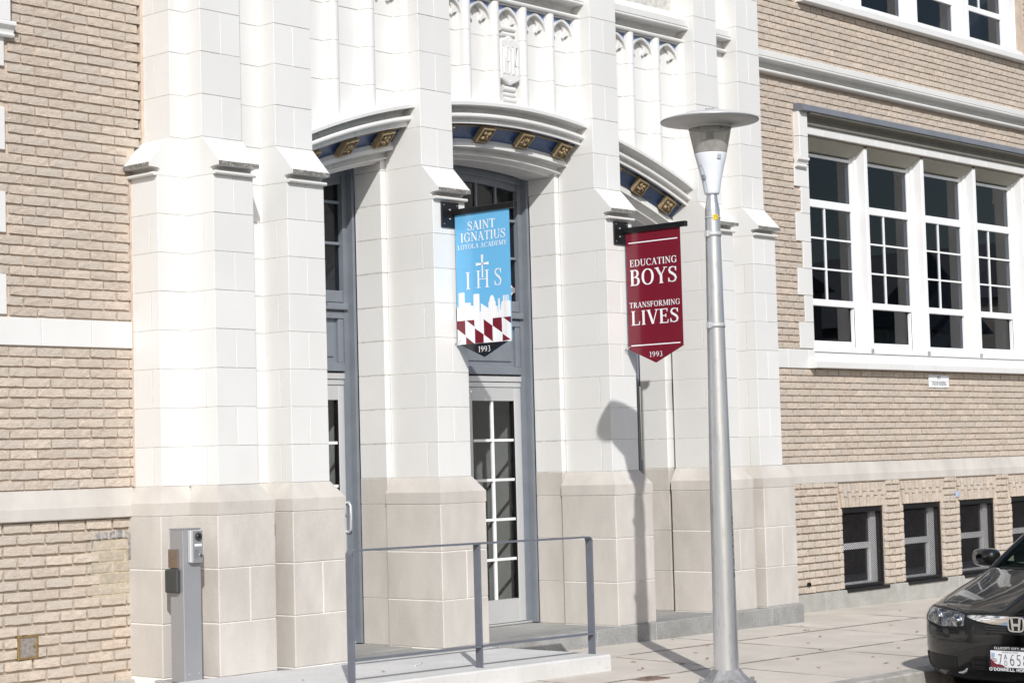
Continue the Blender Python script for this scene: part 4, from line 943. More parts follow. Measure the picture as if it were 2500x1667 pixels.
# ================================================================== THINGS
# ------------------------------------------------------------------ street lamp
lx, ly = 3.035, -2.712; lz = zwalk(lx, ly)
lamp = empty('street_lamp', (lx, ly, lz), 'tall silver street lamp with wide disc shade standing on the sidewalk', 'street lamp')
def axis(z): return lx+.012*max(0, (z-1)/2.5)
mb = MB(); mb.tube([(axis(z), ly, z) for z in (lz+.02, .4, 1.06, 1.8, 2.5, 3.04)], [.087,.0815,.0765,.067,.0585,.0515], 36); mb.lathe((axis(3.06), ly, 0), [(.0515,3.04),(.0515,3.06),(.047,3.085),(.040,3.12),(.036,3.165)], 36, caps=False); mb.build('pole', 'galv', lamp)
mb = MB(); n = 8
mb.lathe((lx, ly, lz), [(.205,.002),(.205,.014),(.17,.02),(.118,.072),(.105,.092),(.099,.10),(.09,.10)], 8, smooth=False); mb.build('base_cover', 'galvd', lamp)
for k in range(4):
    a = math.pi/4+k*math.pi/2; mb = MB(); mb.tube([(lx+.178*math.cos(a), ly+.172*math.sin(a), lz+.01), (lx+.178*math.cos(a), ly+.178*math.sin(a), lz+.04)], .016, 6, smooth=False); mb.build('anchor_bolt', 'galvd', lamp)
lt = axis(3.4)
mb = MB(); mb.lathe((lt, ly, 0), [(.034,3.162),(.050,3.166),(.054,3.18),(.070,3.27),(.096,3.38),(.1135,3.448),(.1135,3.452),(.10,3.452)], 40, caps=False); hs_ = mb.build('lamp_housing', 'lampwhite', lamp)
mb = MB(); mb.lathe((lt, ly, 0), [(.1140,3.452),(.128,3.52),(.142,3.59),(.150,3.63),(.147,3.63),(.139,3.59),(.125,3.52),(.111,3.452)], 40, caps=False); mb.build('lamp_globe', 'smoke', lamp)
mb = MB(); mb.lathe((lt, ly, 0), [(.02,3.44),(.022,3.50),(.045,3.505),(.045,3.55),(.03,3.56),(.028,3.62),(.07,3.63),(.07,3.642)], 20); mb.build('lamp_bulb', 'lampgrey', lamp)
mb = MB(); mb.lathe((lt, ly, 0), [(.10,3.640),(.154,3.630),(.156,3.638),(.15,3.648),(.25,3.662),(.335,3.678),(.343,3.684),(.340,3.692),(.30,3.706),(.20,3.732),(.10,3.750),(.02,3.757),(.001,3.757)], 56, caps=False); mb.build('disc_shade', 'lampgrey', lamp)
mb = MB(); mb.lathe((lt, ly, 0), [(.344,3.6795),(.3465,3.6845),(.344,3.6895)], 56, caps=False); mb.build('disc_rim', 'alud', lamp)
mb = MB(); mb.tube([(lt-.018, ly+.02, 3.765),(lt+.022, ly-.022, 3.765)], .012, 8); mb.lathe((lt, ly, 0), [(.02,3.75),(.02,3.765),(.001,3.77)], 12); mb.build('shade_cap', 'galvd', lamp)
d_ = (CAM-Vector((lx, ly, CAM.z))); d_.z = 0; d_.normalize(); e_ = Vector((d_.y, -d_.x, 0))           # direction facing the street corner
mb = MB(); q = Vector((lt, ly, 3.285))+(d_*.62-e_*-.0)*.0; ang = math.atan2(d_.y, d_.x)
def ring_pt(r_, a, z): return (lt+r_*math.cos(ang+a), ly+r_*math.sin(ang+a), z)
lp = ring_pt(.076, -.75, 3.285); mb.box(lp[0]-.014, lp[0]+.014, lp[1]-.014, lp[1]+.014, 3.265, 3.300, bev=.004); mb.build('latch', 'galvd', lamp)
mb = MB()
for a0, z0, a1, z1 in ((-1.1,3.36,-.75,3.37),(-.75,3.37,-.62,3.33),(-.62,3.33,-.55,3.20),(-.55,3.20,-.5,3.172)):
    def rr_(z): return (.070+(z-3.27)/.11*.026 if z > 3.27 else .054+(z-3.18)/.09*.016)+.0015
    mb.tube([ring_pt(rr_(z0), a0, z0), ring_pt(rr_(z1), a1, z1)], .0018, 5)
mb.build('hatch_seam', 'lampgrey', lamp)
mb = MB(); vs = []
for k in range(5):
    a = .42+k*.07; vs += [ring_pt(.1105, a, 3.405), ring_pt(.1155, a, 3.436)]
mb.add(vs, [(2*k, 2*k+2, 2*k+3, 2*k+1) for k in range(4)]); mb.build('maker_label', 'alu', lamp)
for z, r_ in ((2.885, .0555), (2.245, .063)):
    mb = MB(); mb.lathe((axis(z), ly, z), [(r_,-.016),(r_+.003,-.016),(r_+.003,.016),(r_,.016)], 36, caps=False)
    c_ = (axis(z)+(r_+.006)*math.cos(ang-.7), ly+(r_+.006)*math.sin(ang-.7)); mb.box(c_[0]-.018, c_[0]+.018, c_[1]-.018, c_[1]+.018, z-.022, z+.022, bev=.004); mb.build('clamp_band', 'alu', lamp)
mb = MB(); mb.lathe((axis(3.0), ly, 3.0), [(.0545,-.005),(.0555,-.005),(.0555,.005),(.0545,.005)], 36, caps=False); mb.build('tag_strap', 'alu', lamp)
def tagpt(a, b_, l_, r_=.0575): return (axis(3.0)+(r_+l_*6)*math.cos(ang+a), ly+(r_+l_*6)*math.sin(ang+a), b_)
mb = MB(); vs = [tagpt(.05+.14*k, z, 0) for k in range(6) for z in (2.982, 3.018)]; mb.add(vs, [(2*k, 2*k+2, 2*k+3, 2*k+1) for k in range(5)]); tg = mb.build('number_tag', 'yellow', lamp)
mb = MB(); text(mb, '75', .14, .66, 2.987, 3.013, lambda a, b_, l_: tagpt(a, b_, l_+.0001), serif=False, space=.25, bold=1.2); mb.build('tag_number', 'ink', tg)
# scrawl of marker down the side of the pole
rg = random.Random(3); mb = MB(); zc = .92
while zc > .52:
    hgt = rg.uniform(.022,.045); pts = [(rg.uniform(.30,.50)+.1, zc-rg.uniform(0, hgt)) for _ in range(3)]
    for (a0, z0), (a1, z1) in zip(pts, pts[1:]):
        f_ = lambda a, z: (axis(z)+(.0775+(1.06-z)*.0085)*math.cos(ang+a+.62), ly+(.0775+(1.06-z)*.0085)*math.sin(ang+a+.62), z)
        mb.tube([f_(a0, z0), f_((a0+a1)/2, (z0+z1)/2), f_(a1, z1)], .0022, 5)
    zc -= hgt*1.15
mb.build('marker_scrawl', 'ink', lamp)

lamp.location = (2.72, -2.94, zwalk(2.72, -2.94)); lamp.scale = (.984,)*3
# ------------------------------------------------------------------ banners
SKY = [(-.584,2.501),(-.597,2.5),(-.597,2.488),(-.61,2.487),(-.612,2.599),(-.673,2.601),(-.672,2.521),(-.737,2.52),(-.737,2.496),(-.762,2.494),(-.763,2.468),(-.765,2.468),(-.766,2.577),(-.776,2.581),(-.819,2.581),(-.828,2.577),(-.828,2.445),(-.839,2.445),(-.841,2.508),(-.917,2.464),(-.92,2.51),(-.929,2.514),(-.931,2.529),(-.942,2.556),(-.953,2.561),(-.967,2.56),(-.979,2.538),(-.984,2.514),(-.992,2.511),(-.993,2.478),(-1.01,2.476),(-1.013,2.431),(-1.017,2.431),(-1.019,2.531),(-1.035,2.533),(-1.04,2.441),(-1.044,2.441),(-1.049,2.485),(-1.055,2.506),(-1.069,2.509),(-1.068,2.551),(-1.077,2.551),(-1.078,2.509),(-1.085,2.508),(-1.083,2.552),(-1.093,2.552),(-1.095,2.508),(-1.1,2.508),(-1.1,2.552),(-1.11,2.552),(-1.111,2.508),(-1.117,2.508),(-1.117,2.552),(-1.125,2.551),(-1.125,2.508),(-1.137,2.508),(-1.142,2.504),(-1.145,2.49)]
REDS = [[(-.586,2.387),(-.673,2.387),(-.673,2.273),(-.586,2.329)],[(-.687,2.387),(-.769,2.386),(-.77,2.334)],[(-.68,2.262),(-.765,2.207),(-.678,2.207)],[(-.773,2.323),(-.862,2.27),(-.861,2.208),(-.772,2.208)],[(-.866,2.386),(-.954,2.331),(-.955,2.211),(-.867,2.268)],[(-.959,2.387),(-1.051,2.388),(-1.052,2.273),(-.958,2.33)],[(-1.064,2.387),(-1.145,2.388),(-1.145,2.336)],[(-1.056,2.265),(-1.135,2.217),(-1.055,2.209)]]
def banner(X, ya, yb, tip, label, body, pl):
    bn = empty('banner', (X, (ya+yb)/2, 2.1), label, 'banner', 'banners hung from the piers')
    mb = MB(); mb.box(pl[0], pl[1], -.581, -.5665, 3.104, 3.300, bev=.004); plate = mb.build('wall_plate', 'black', bn)
    for a, b_ in ((.025,.025),(.025,-.025),(-.025,.025),(-.025,-.025)):
        x = pl[0]+a if a > 0 else pl[1]+a; z = 3.104+b_ if b_ > 0 else 3.300+b_
        mb = MB(); mb.tube([(x,-.580,z),(x,-.585,z)], .005, 8); mb.build('bolt', 'alud', plate)
    mb = MB(); mb.tube([(X-.05,-.580,3.24),(X-.05,-.588,3.24)], .007, 8); mb.tube([(X-.05,-.580,3.17),(X-.05,-.588,3.17)], .006, 8); mb.build('bracket_screws', 'alu', plate)
    mb = MB(); mb.box(X-.020, X+.020, yb-.068, -.58, 3.198, 3.243, bev=.003); mb.build('arm', 'black', bn)
    mb = MB(); tp, th = 3.199, .0035; n = 10; front = []; out = [(ya, tp), (ya, 2.217), (tip[0], tip[1]), (yb, 2.221), (yb, tp)]
    mb.prism(out, 'x', X-th, X+th); cl = mb.build('cloth', body, bn)
    mb = MB(); mb.tube([(X,-.575,2.236),(X,-.585,2.236),(X,-.602,2.232),(X-.01,-.625,2.238)], .004, 8); mb.tube([(X-.005+.017*math.cos(t_*.7), -.590+.017*math.sin(t_*.7), 2.222) for t_ in range(10)], .003, 6); mb.build('tie_ring', 'alu', bn)
    return bn, cl
P1 = 2.620-.0035; P2 = 4.680-.0035
b1, c1 = banner(2.620, -.590, -1.147, (-.866, 2.099), 'sky blue banner with white lettering and skyline on the left pier', 'print_blue', (2.484, 2.675))
b2, c2 = banner(4.680, -.607, -1.178, (-.890, 2.094), 'maroon banner with white lettering on the pier by the street lamp', 'print_red', (4.560, 4.750))
f1 = lambda a, b_, l_: (P1-.0012-l_, -a, b_); f2 = lambda a, b_, l_: (P2-.0012-l_, -a, b_)
# blue banner: white skyline field, maroon and white counterchange, black foot
mb = MB(); base = 2.205
for (ya, za), (yb, zb) in zip(SKY, SKY[1:]):
    if yb < ya-1e-6: mb.add([(P1-.0006, ya, za), (P1-.0006, yb, zb), (P1-.0006, yb, base), (P1-.0006, ya, base)], [(0,1,2,3)])
mb.add([(P1-.0006,-.590,2.50),(P1-.0006,-.584,2.50),(P1-.0006,-.584,2.217),(P1-.0006,-.590,2.217)], [(0,1,2,3)])
mb.add([(P1-.0005,-.592+.002,2.2195),(P1-.0005,-.62,2.2195),(P1-.0005,-.62,2.2042)], [(0,1,2)]); mb.build('skyline_print', 'print_white', c1)
mb = MB()
for q in REDS: mb.add([(P1-.0012, y, z) for y, z in q], [tuple(range(len(q)))])
mb.build('counterchange_print', 'print_red', c1)
mb = MB(); mb.add([(P1-.0014,-.612,2.206),(P1-.0014,-.866,2.0995),(P1-.0014,-1.112,2.207)], [(0,1,2)]); mb.build('foot_print', 'print_black', c1)
def words(par, mat, *lines):
    for s_, a0, a1, b0, b1, fn, kw in lines: q = MB(); text(q, s_, a0, a1, b0, b1, fn, **kw); q.build('lettering', mat, par)
words(c1, 'print_white', ('SAINT', .722, 1.010, 3.069, 3.137, f1, {}), ('IGNATIUS', .648, 1.110, 2.984, 3.053, f1, {}), ('LOYOLA ACADEMY', .613, 1.122, 2.929, 2.966, f1, dict(bold=.9)),
      ('I', .687, .747, 2.621, 2.752, f1, dict(bold=.8)), ('H', .794, .940, 2.623, 2.756, f1, dict(bold=.62)), ('S', .984, 1.064, 2.628, 2.761, f1, dict(bold=.8)),
      ('1993', .800, .930, 2.140, 2.183, lambda a, b_, l_: (P1-.0022-l_, -a, b_), dict(bold=.9)))
cy = .867; mb = MB()
for q in ([(cy-.0075,2.70),(cy+.0075,2.70),(cy+.0065,2.80),(cy+.013,2.874),(cy-.013,2.874),(cy-.0065,2.80)], [(cy-.066,2.792),(cy-.0,2.800),(cy,2.809),(cy-.066,2.816)], [(cy+.066,2.792),(cy+.066,2.816),(cy,2.809),(cy,2.800)]):
    mb.add([(P1-.0020, -a, b_) for a, b_ in q], [tuple(range(len(q)))])
mb.build('cross_print', 'print_white', c1)
for a0, a1, z in ((.636,1.153,3.110),(.634,1.151,2.247)): mb = MB(); mb.add([f2(a0,z-.0045,0),f2(a1,z-.0045,0),f2(a1,z+.0045,0),f2(a0,z+.0045,0)], [(0,1,2,3)]); mb.build('printed_rule', 'print_white', c2)
words(c2, 'print_white', ('EDUCATING', .644, 1.143, 2.911, 2.967, f2, {}), ('BOYS', .641, 1.141, 2.750, 2.882, f2, {}), ('TRANSFORMING', .628, 1.162, 2.563, 2.609, f2, {}), ('LIVES', .641, 1.145, 2.417, 2.537, f2, {}), ('1993', .821, .963, 2.144, 2.188, f2, dict(bold=.9)))

# ------------------------------------------------------------------ intercom pedestal
ix0, ix1, iy0, iy1 = -.098, .048, -.652, -.512; it = .925; ib = -.07
ic = empty('intercom_pedestal', ((ix0+ix1)/2, (iy0+iy1)/2, ib), 'square grey intercom pedestal in front of the limestone pier base', 'intercom')
mb = MB(); mb.box(ix0, ix1, iy0, iy1, ib, it, bev=.003); mb.build('post', 'alud', ic)
mb = MB(); mb.box(ix0-.002, ix1+.002, iy0-.002, iy1+.002, it-.001, it+.006); mb.build('post_cap', 'alud', ic)
mb = MB(); mb.box(-.062, .040, iy0-.034, iy0, .705, .918, bev=.006); un = mb.build('door_station', 'alu', ic)
mb = MB(); mb.box(-.043, .037, iy0-.0362, iy0-.03, .709, .914, bev=.0012); mb.build('front_plate', 'alud', un)
mb = MB(); mb.tube([(.000,iy0-.035,.876),(.000,iy0-.046,.876)], [.028,.026], 24); mb.build('camera_ring', 'reader', un)
mb = MB(); mb.tube([(.000,iy0-.0455,.876),(.000,iy0-.049,.876)], [.016,.012], 20); mb.build('camera_lens', 'black', un)
B('name_window', 'print_white', un, -.030, .028, iy0-.0375, iy0-.034, .812, .828)
mb = MB()
for i in range(5):
    for j in range(7): mb.box(-.030+i*.0072, -.0268+i*.0072, iy0-.0368, iy0-.034, .735+j*.0085, .7385+j*.0085)
mb.build('speaker_slots', 'reader', un)
mb = MB(); mb.tube([(.017,iy0-.035,.752),(.017,iy0-.044,.752)], [.012,.010], 18); mb.build('call_button', 'chrome', un)
mb = MB(); mb.box(ix0-.012, ix0, -.606, -.508, .672, .795, bev=.002); pq = mb.build('plaque', 'plaque', ic)
mb = MB()
for k, (za, zb, ya, yb) in enumerate(((.742,.768,-.560,-.556),(.716,.722,-.582,-.534),(.700,.704,-.590,-.526),(.686,.690,-.585,-.530))): mb.box(ix0-.0128, ix0-.011, ya, yb, za, zb)
for y in (-.588,-.528): mb.box(ix0-.0135, ix0-.011, y-.003, y+.003, .734, .740)
mb.build('plaque_lines', 'brass', pq)
mb = MB(); mb.box(ix0-.034, ix0, -.626, -.494, .512, .666, bev=.008); mb.build('card_reader', 'reader', ic)
for x in (-.065, .018):
    mb = MB(); mb.tube([(x,iy0-.0005,-.018),(x,iy0-.004,-.018)], .005, 8); mb.build('post_bolt', 'alu', ic)

# ------------------------------------------------------------------ handrail
hr = empty('handrail', (1.59, -1.70, -.08), 'slate blue flat bar handrail along the edge of the concrete ramp', 'handrail')
HY = -1.70
for x in (.405, 1.592, 2.782):
    mb = MB(); zt = .778-.0100*(x-.4); mb.box(x-.006, x+.006, HY-.031, HY+.031, zr(x)-.05, zt-.012 if x != .405 and x != 2.782 else zt-.03, bev=.0015); mb.build('post', 'rail', hr)
mb = MB()
def bar(pts, wd=.031, tk=.006):
    vs = []
    for i, (x, z) in enumerate(pts):
        a = pts[max(i-1, 0)]; b_ = pts[min(i+1, len(pts)-1)]; d = Vector((b_[0]-a[0], b_[1]-a[1])).normalized(); nn = (-d.y*tk, d.x*tk)
        vs += [(x-nn[0], HY-wd, z-nn[1]), (x+nn[0], HY-wd, z+nn[1]), (x+nn[0], HY+wd, z+nn[1]), (x-nn[0], HY+wd, z-nn[1])]
    mb.add(vs, [(i*4+k, i*4+(k+1) % 4, i*4+4+(k+1) % 4, i*4+4+k) for i in range(len(pts)-1) for k in range(4)]+[(0,1,2,3), tuple(len(vs)-4+k for k in range(4))])
zt = lambda x: .772-.0100*(x-.4)
pts = [(.405, zt(.4)-.03)]+[(.405+.03*(1-math.cos(t_)), zt(.4)-.03+.03*math.sin(t_)) for t_ in (.4,.8,1.2,1.57)]+[(2.752+.03*math.sin(t_), zt(2.78)-.03*(1-math.cos(t_))) for t_ in (0,.4,.8,1.2,1.57)]
bar(pts); mb.build('top_rail', 'rail', hr)
mb = MB(); bar([(.411, .078),(2.776, .052)]); mb.build('lower_rail', 'rail', hr)

# ------------------------------------------------------------------ small signs and litter
mb = MB(); mb.box(10.59, 11.02, -.010, -.004, 1.982, 2.118, bev=.002); sg = tag(mb.build('warning_sign', 'print_white', None), 'small white no trespassing sign screwed to brick below the large windows', 'sign')
mb = MB(); fs_ = lambda a, b_, l_: (a, -.0108-l_, b_)
words(sg, 'ink', ('NO', 10.77, 10.84, 2.072, 2.108, fs_, dict(serif=False, bold=.9)), ('TRESPASSING', 10.65, 10.96, 2.004, 2.050, fs_, dict(bold=1.1)))
mb = MB()
for x in (10.605, 11.005): mb.tube([(x,-.010,2.05),(x,-.0135,2.05)], .005, 8)
mb.build('sign_screws', 'alud', sg)
mb = MB(); mb.add([(11.02,-.031,.79),(11.09,-.031,.785),(11.095,-.031,.845),(11.03,-.031,.85)], [(0,1,2,3)]); mb.build('blue_chalk_mark', 'skyblue', wrb)
# cover plate in the pavement
x, y = 2.60, -2.36; zz = zwalk(x, y); mb = MB(); mb.box(x-.13, x+.13, y-.09, y+.09, zz-.02, zz+.004, bev=.003); cv = tag(mb.build('valve_cover', 'rust', None), 'brown rusty rectangular cover plate set in the pavement by the ramp', 'cover plate')
mb = MB(); mb.box(x-.02, x+.02, y-.01, y+.01, zz+.0035, zz+.007); mb.build('lift_slot', 'black', cv)
mb = MB(); mb.tube([(1.42,-1.25,zr(1.42)+.004),(1.56,-1.17,zr(1.5)+.004)], .004, 8); st = tag(mb.build('paper_stick', 'print_white', None), 'thin white paper stick lying on the concrete ramp', 'litter')
mb = MB(); mb.tube([(1.56,-1.17,zr(1.5)+.0042),(1.575,-1.16,zr(1.5)+.0042)], .0045, 8); mb.build('stick_tip', 'print_red', st)
spots = [(3.9,-1.9),(4.3,-2.45),(5.2,-1.1),(4.65,-1.35),(3.45,-2.0),(3.6,-2.35),(4.15,-1.6),(5.9,-1.6),(4.8,-2.8),(5.0,-2.2),(6.3,-1.2),(5.5,-2.6),(4.5,-3.1),(3.9,-2.9),(7.2,-1.5),(6.8,-2.0),(7.5,-2.4),(3.35,-1.62),(3.2,-2.25),(4.9,-.8),(5.6,-.82),(5.75,-.80),(6.1,-2.75),(2.95,-2.0),(3.05,-1.95),(1.02,-1.35),(.35,-1.3),(4.25,-3.35),(6.6,-.95),(5.35,-1.85),(8.6,-.75),(9.4,-1.3)]
for i, (x, y) in enumerate(spots):
    mb = MB(); s_ = R.uniform(.016,.034); a = R.uniform(0, 6.28); z = (zr(x) if x < 2.85 and y > -1.86 else zwalk(x, y))+.002; vs = []
    for k in range(8):
        t_ = k*math.pi/4; rr_ = s_*(1 if k % 4 == 0 else .55 if k % 2 else .42)*R.uniform(.8,1.1); u, v_ = rr_*math.cos(t_)*1.2, rr_*math.sin(t_)
        vs.append((x+u*math.cos(a)-v_*math.sin(a), y+u*math.sin(a)+v_*math.cos(a), z+R.uniform(0,.012)))
    vs.append((x, y, z+.004)); mb.add(vs, [(k, (k+1) % 8, 8) for k in range(8)])
    on = 'ramp' if (x < 2.85 and y > -1.86) else 'pavement'
    tag(mb.build('fallen_leaf', 'leafm', None), 'small dry brown leaf lying on the concrete %s' % on, 'leaf', 'dry leaves on the %s' % on)

# ------------------------------------------------------------------ parked car, nose towards the lamp
FX, FY, FZ = 3.90, -4.495, -.45
car = empty('parked_car', (FX+2.2, FY, FZ), 'dark charcoal compact sedan parked at the kerb with its nose showing', 'car')
SL = [(.17,.12,.80,.40),(.20,.055,.84,.40),(.26,.025,.862,.40),(.36,.005,.872,.40),(.46,.0,.878,.41),(.54,.002,.88,.42),(.60,.012,.88,.43),(.645,.040,.876,.45),(.672,.085,.868,.48),(.715,.20,.854,.50),(.765,.36,.834,.50),(.815,.55,.808,.44),(.855,.70,.78,.36),(.880,.80,.76,.26),(.892,.86,.74,.2)]
def ip(z):
    if z <= SL[0][0]: return SL[0][1:]
    for a, b_ in zip(SL, SL[1:]):
        if z <= b_[0]:
            t_ = (z-a[0])/(b_[0]-a[0]); return tuple(a[k]*(1-t_)+b_[k]*t_ for k in (1, 2, 3))
    return SL[-1][1:]
NE = 2.5
def nose(y, z):
    xf, wd, L_ = ip(z); q = min(abs(y)/wd, 1); return xf+L_*(1-(1-q**NE)**(1/NE))
def ringpts(z):
    xf, wd, L_ = ip(z); pts = []
    for k in range(15):
        t_ = k/14*math.pi/2; yy = wd*math.sin(t_)**(2/NE); xx = xf+L_*(1-math.cos(t_)**(2/NE)); pts.append((xx, yy))
    xe = 4.42-.25*max(0, (z-.75))
    if z > .86: xe = 4.25
    for x_ in (1.3, 2.0, 2.8, 3.5): pts.append((max(x_, pts[-1][0]+.02), wd))
    for k in range(10):
        t_ = k/9*math.pi/2; pts.append((xe-.5*(1-math.sin(t_)**(2/NE)), wd*math.cos(t_)**(2/NE)))
    return pts
mb = MB(); vs = []; cnt = len(ringpts(.5)); full = 2*cnt
for z, *_ in SL:
    rp_ = ringpts(z); vs += [(FX+x, FY+y, FZ+z) for x, y in rp_]+[(FX+x, FY-y, FZ+z) for x, y in rp_[::-1]]
fs = [(i*full+k, i*full+(k+1) % full, (i+1)*full+(k+1) % full, (i+1)*full+k) for i in range(len(SL)-1) for k in range(full)]
mb.add(vs, fs, True); tp = (len(SL)-1)*full
for k in range(cnt-1): mb.add([vs[tp+k], vs[tp+k+1], vs[tp+full-2-k], vs[tp+full-1-k]], [(0,1,2,3)], True)
mb.build('body', 'car', car)
def patch(name, mat, ya, yb, ztop, zbot, lift, ny=18, nz=6, parent=None, thick=.012):
    q = MB(); vs = []
    for i in range(ny+1):
        y = ya+(yb-ya)*i/ny
        for j in range(nz+1):
            z = zbot(y)+(ztop(y)-zbot(y))*j/nz; vs.append((FX+nose(y, z)-lift, FY+y, FZ+z))
    n = len(vs); vs += [(x+thick, y, z) for x, y, z in vs]; g = lambda i, j, b_=0: b_*n+i*(nz+1)+j
    q.add(vs[:n], [(g(i,j), g(i+1,j), g(i+1,j+1), g(i,j+1)) for i in range(ny) for j in range(nz)], True)
    edge = [(i,0) for i in range(ny)]+[(ny,j) for j in range(nz)]+[(i,nz) for i in range(ny,0,-1)]+[(0,j) for j in range(nz,0,-1)]; m_ = len(edge)
    q.add(vs, [(g(*edge[k]), g(*edge[(k+1) % m_]), g(*edge[(k+1) % m_],1), g(*edge[k],1)) for k in range(m_)])
    return q.build(name, mat, parent or car)
def lerp(*pts):
    def f_(y):
        y = abs(y); pp = sorted(pts)
        if y <= pp[0][0]: return pp[0][1]
        for a, b_ in zip(pp, pp[1:]):
            if y <= b_[0]: t_ = (y-a[0])/(b_[0]-a[0]); return a[1]*(1-t_)+b_[1]*t_
        return pp[-1][1]
    return f_
# grille between the lamps
patch('grille', 'trim', -.40, .40, lerp((0,.634),(.34,.632),(.40,.620)), lerp((0,.508),(.20,.512),(.33,.556),(.40,.600)), .004, ny=40)
mb = MB()
for k in range(5):
    z = .518+k*.018
    for i in range(26):
        y = -.25+i*.0192
        if abs(y) < .30 and z < .60: mb.box(FX+nose(y, z)-.0075, FX+nose(y, z)-.003, FY+y, FY+y+.012, FZ+z, FZ+z+.007)
mb.build('grille_mesh', 'trimgrey', car, 'stuff')
for s_ in (-1, 1):
    patch('chrome_bar', 'chrome', s_*.066, s_*.395, lerp((0,.6285),(.25,.630),(.395,.6255)), lerp((.06,.568),(.20,.576),(.30,.590),(.395,.615)), .016, ny=14, nz=4)
    hd = patch('headlight', 'trim', s_*.385, s_*.845, lerp((.385,.636),(.50,.655),(.65,.669),(.845,.668)), lerp((.385,.535),(.45,.522),(.62,.527),(.75,.545),(.845,.585)), .003, ny=20)
    patch('lamp_bowl', 'reflector', s_*.42, s_*.80, lerp((.42,.628),(.5,.645),(.80,.660)), lerp((.42,.552),(.62,.540),(.80,.575)), .0055, ny=20)
    for yc, zc, r_ in ((.475,.588,.044),(.665,.605,.050)):
        q = MB(); x_ = FX+nose(yc, zc)-.010; sl_ = .55 if yc > .6 else .3; dd = Vector((-1, s_*sl_*.8, .05)).normalized(); c_ = Vector((x_, FY+s_*yc, FZ+zc))
        q.tube([c_-dd*.004, c_+dd*.004, c_+dd*.004, c_-dd*.006, c_-dd*.008], [r_, r_, r_*.82, r_*.55, r_*.10], 26, caps=True); q.build('projector', 'chrome', car)
    q = MB(); dd = Vector((-1, s_*.3, .05)).normalized(); c_ = Vector((FX+nose(.475,.588)-.008, FY+s_*.475, FZ+.588)); q.tube([c_, c_+dd*.012, c_+dd*.017], [.026,.022,.006], 20); q.build('projector_lens', 'lens', car)
    patch('headlight_cover', 'lens', s_*.385, s_*.845, lerp((.385,.636),(.50,.655),(.65,.669),(.845,.668)), lerp((.385,.535),(.45,.522),(.62,.527),(.75,.545),(.845,.585)), .024, ny=20, thick=.003)
    patch('fog_pocket', 'trim', s_*.50, s_*.80, lerp((.50,.335),(.60,.340),(.80,.352)), lerp((.50,.235),(.70,.235),(.80,.262)), .004, ny=12)
    q = MB(); q.tube([(FX+nose(y,z)-.007, FY+s_*y, FZ+z) for y, z in ((.802,.352),(.812,.31),(.80,.262),(.76,.240),(.70,.232))], .006, 6); q.build('pocket_trim', 'car', car)
    q = MB(); q.tube([(FX+nose(y,z)-.008, FY+s_*y, FZ+z) for y, z in ((.50,.226),(.46,.228),(.43,.243),(.415,.26))], [.004,.010,.010,.004], 8); q.build('lip_corner', 'alu', car)
    # bonnet shut line
    q = MB(); q.tube([(FX+nose(y,z)+.001, FY+s_*y, FZ+z) for y, z in ((.385,.642),(.50,.660),(.62,.675),(.72,.690),(.755,.715),(.755,.765),(.74,.815),(.72,.855))], .0035, 5); q.build('shut_line', 'trim', car)
    q = MB(); q.tube([(FX+nose(y,z)+.0015, FY+s_*y, FZ+z) for y, z in ((.405,.520),(.50,.512),(.62,.516),(.75,.536),(.84,.572))], .003, 5); q.build('bumper_line', 'trim', car)
q = MB(); q.tube([(FX+nose(y,z)+.001, FY+y, FZ+z) for y, z in [(-.385+.77*i/20, .642+.004*math.cos((i-10)/10*1.5)) for i in range(21)]], .0035, 5); q.build('shut_line', 'trim', car)
patch('lower_intake', 'trim', -.375, .375, lerp((0,.355),(.34,.352),(.375,.335)), lerp((0,.228),(.36,.228),(.375,.24)), .004, ny=24)
mb = MB()
for z in (.262, .300, .335): mb.tube([(FX+nose(y, z)-.008, FY+y, FZ+z) for y in [-.35+.07*i for i in range(11)]], .004, 6)
mb.build('intake_bars', 'black', car)
# emblem: chrome rounded frame with an upright H
ex = FX+nose(0,.58)-.030; em = MB(); zc = .580
def rrect(w_, h_, n=20, tap=0):
    return [(w_*abs(math.cos(t_))**.45*(1 if math.cos(t_) > 0 else -1)*(1+tap*math.sin(t_)), h_*abs(math.sin(t_))**.45*(1 if math.sin(t_) > 0 else -1)) for t_ in [2*math.pi*k/n+.0001 for k in range(n)]]
o_ = rrect(.062,.052,32,.06); i_ = rrect(.051,.043,32,.06); n = 32
vs = [(ex+.016, FY+a, FZ+zc+b_) for a, b_ in o_]+[(ex, FY+a*.98, FZ+zc+b_*.98) for a, b_ in o_]+[(ex, FY+a, FZ+zc+b_) for a, b_ in i_]+[(ex+.010, FY+a, FZ+zc+b_) for a, b_ in i_]
em.add(vs, [(j*n+k, j*n+(k+1) % n, (j+1)*n+(k+1) % n, (j+1)*n+k) for j in range(3) for k in range(n)])
for s_ in (-1, 1):
    pr_ = [(s_*.036,.040),(s_*.020,.040),(s_*.017,.008),(s_*.017,-.008),(s_*.013,-.040),(s_*.026,-.040)]; pr_ = [(a, b_) for a, b_ in ((s_*.039,.041),(s_*.021,.041),(s_*.0145,-.041),(s_*.029,-.041))]
    em.prism([(FY+a, FZ+zc+b_) for a, b_ in pr_], 'x', ex-.001, ex+.012)
em.prism([(FY+a, FZ+zc+b_) for a, b_ in ((-.020,-.012),(.020,-.012),(.021,.006),(-.021,.006))], 'x', ex-.0006, ex+.0117); eb = em.build('emblem', 'chrome', car)
mb = MB(); mb.prism([(FY+a, FZ+zc+b_) for a, b_ in rrect(.058,.048,32,.06)], 'x', ex+.0105, ex+.02); mb.build('emblem_back', 'black', eb)
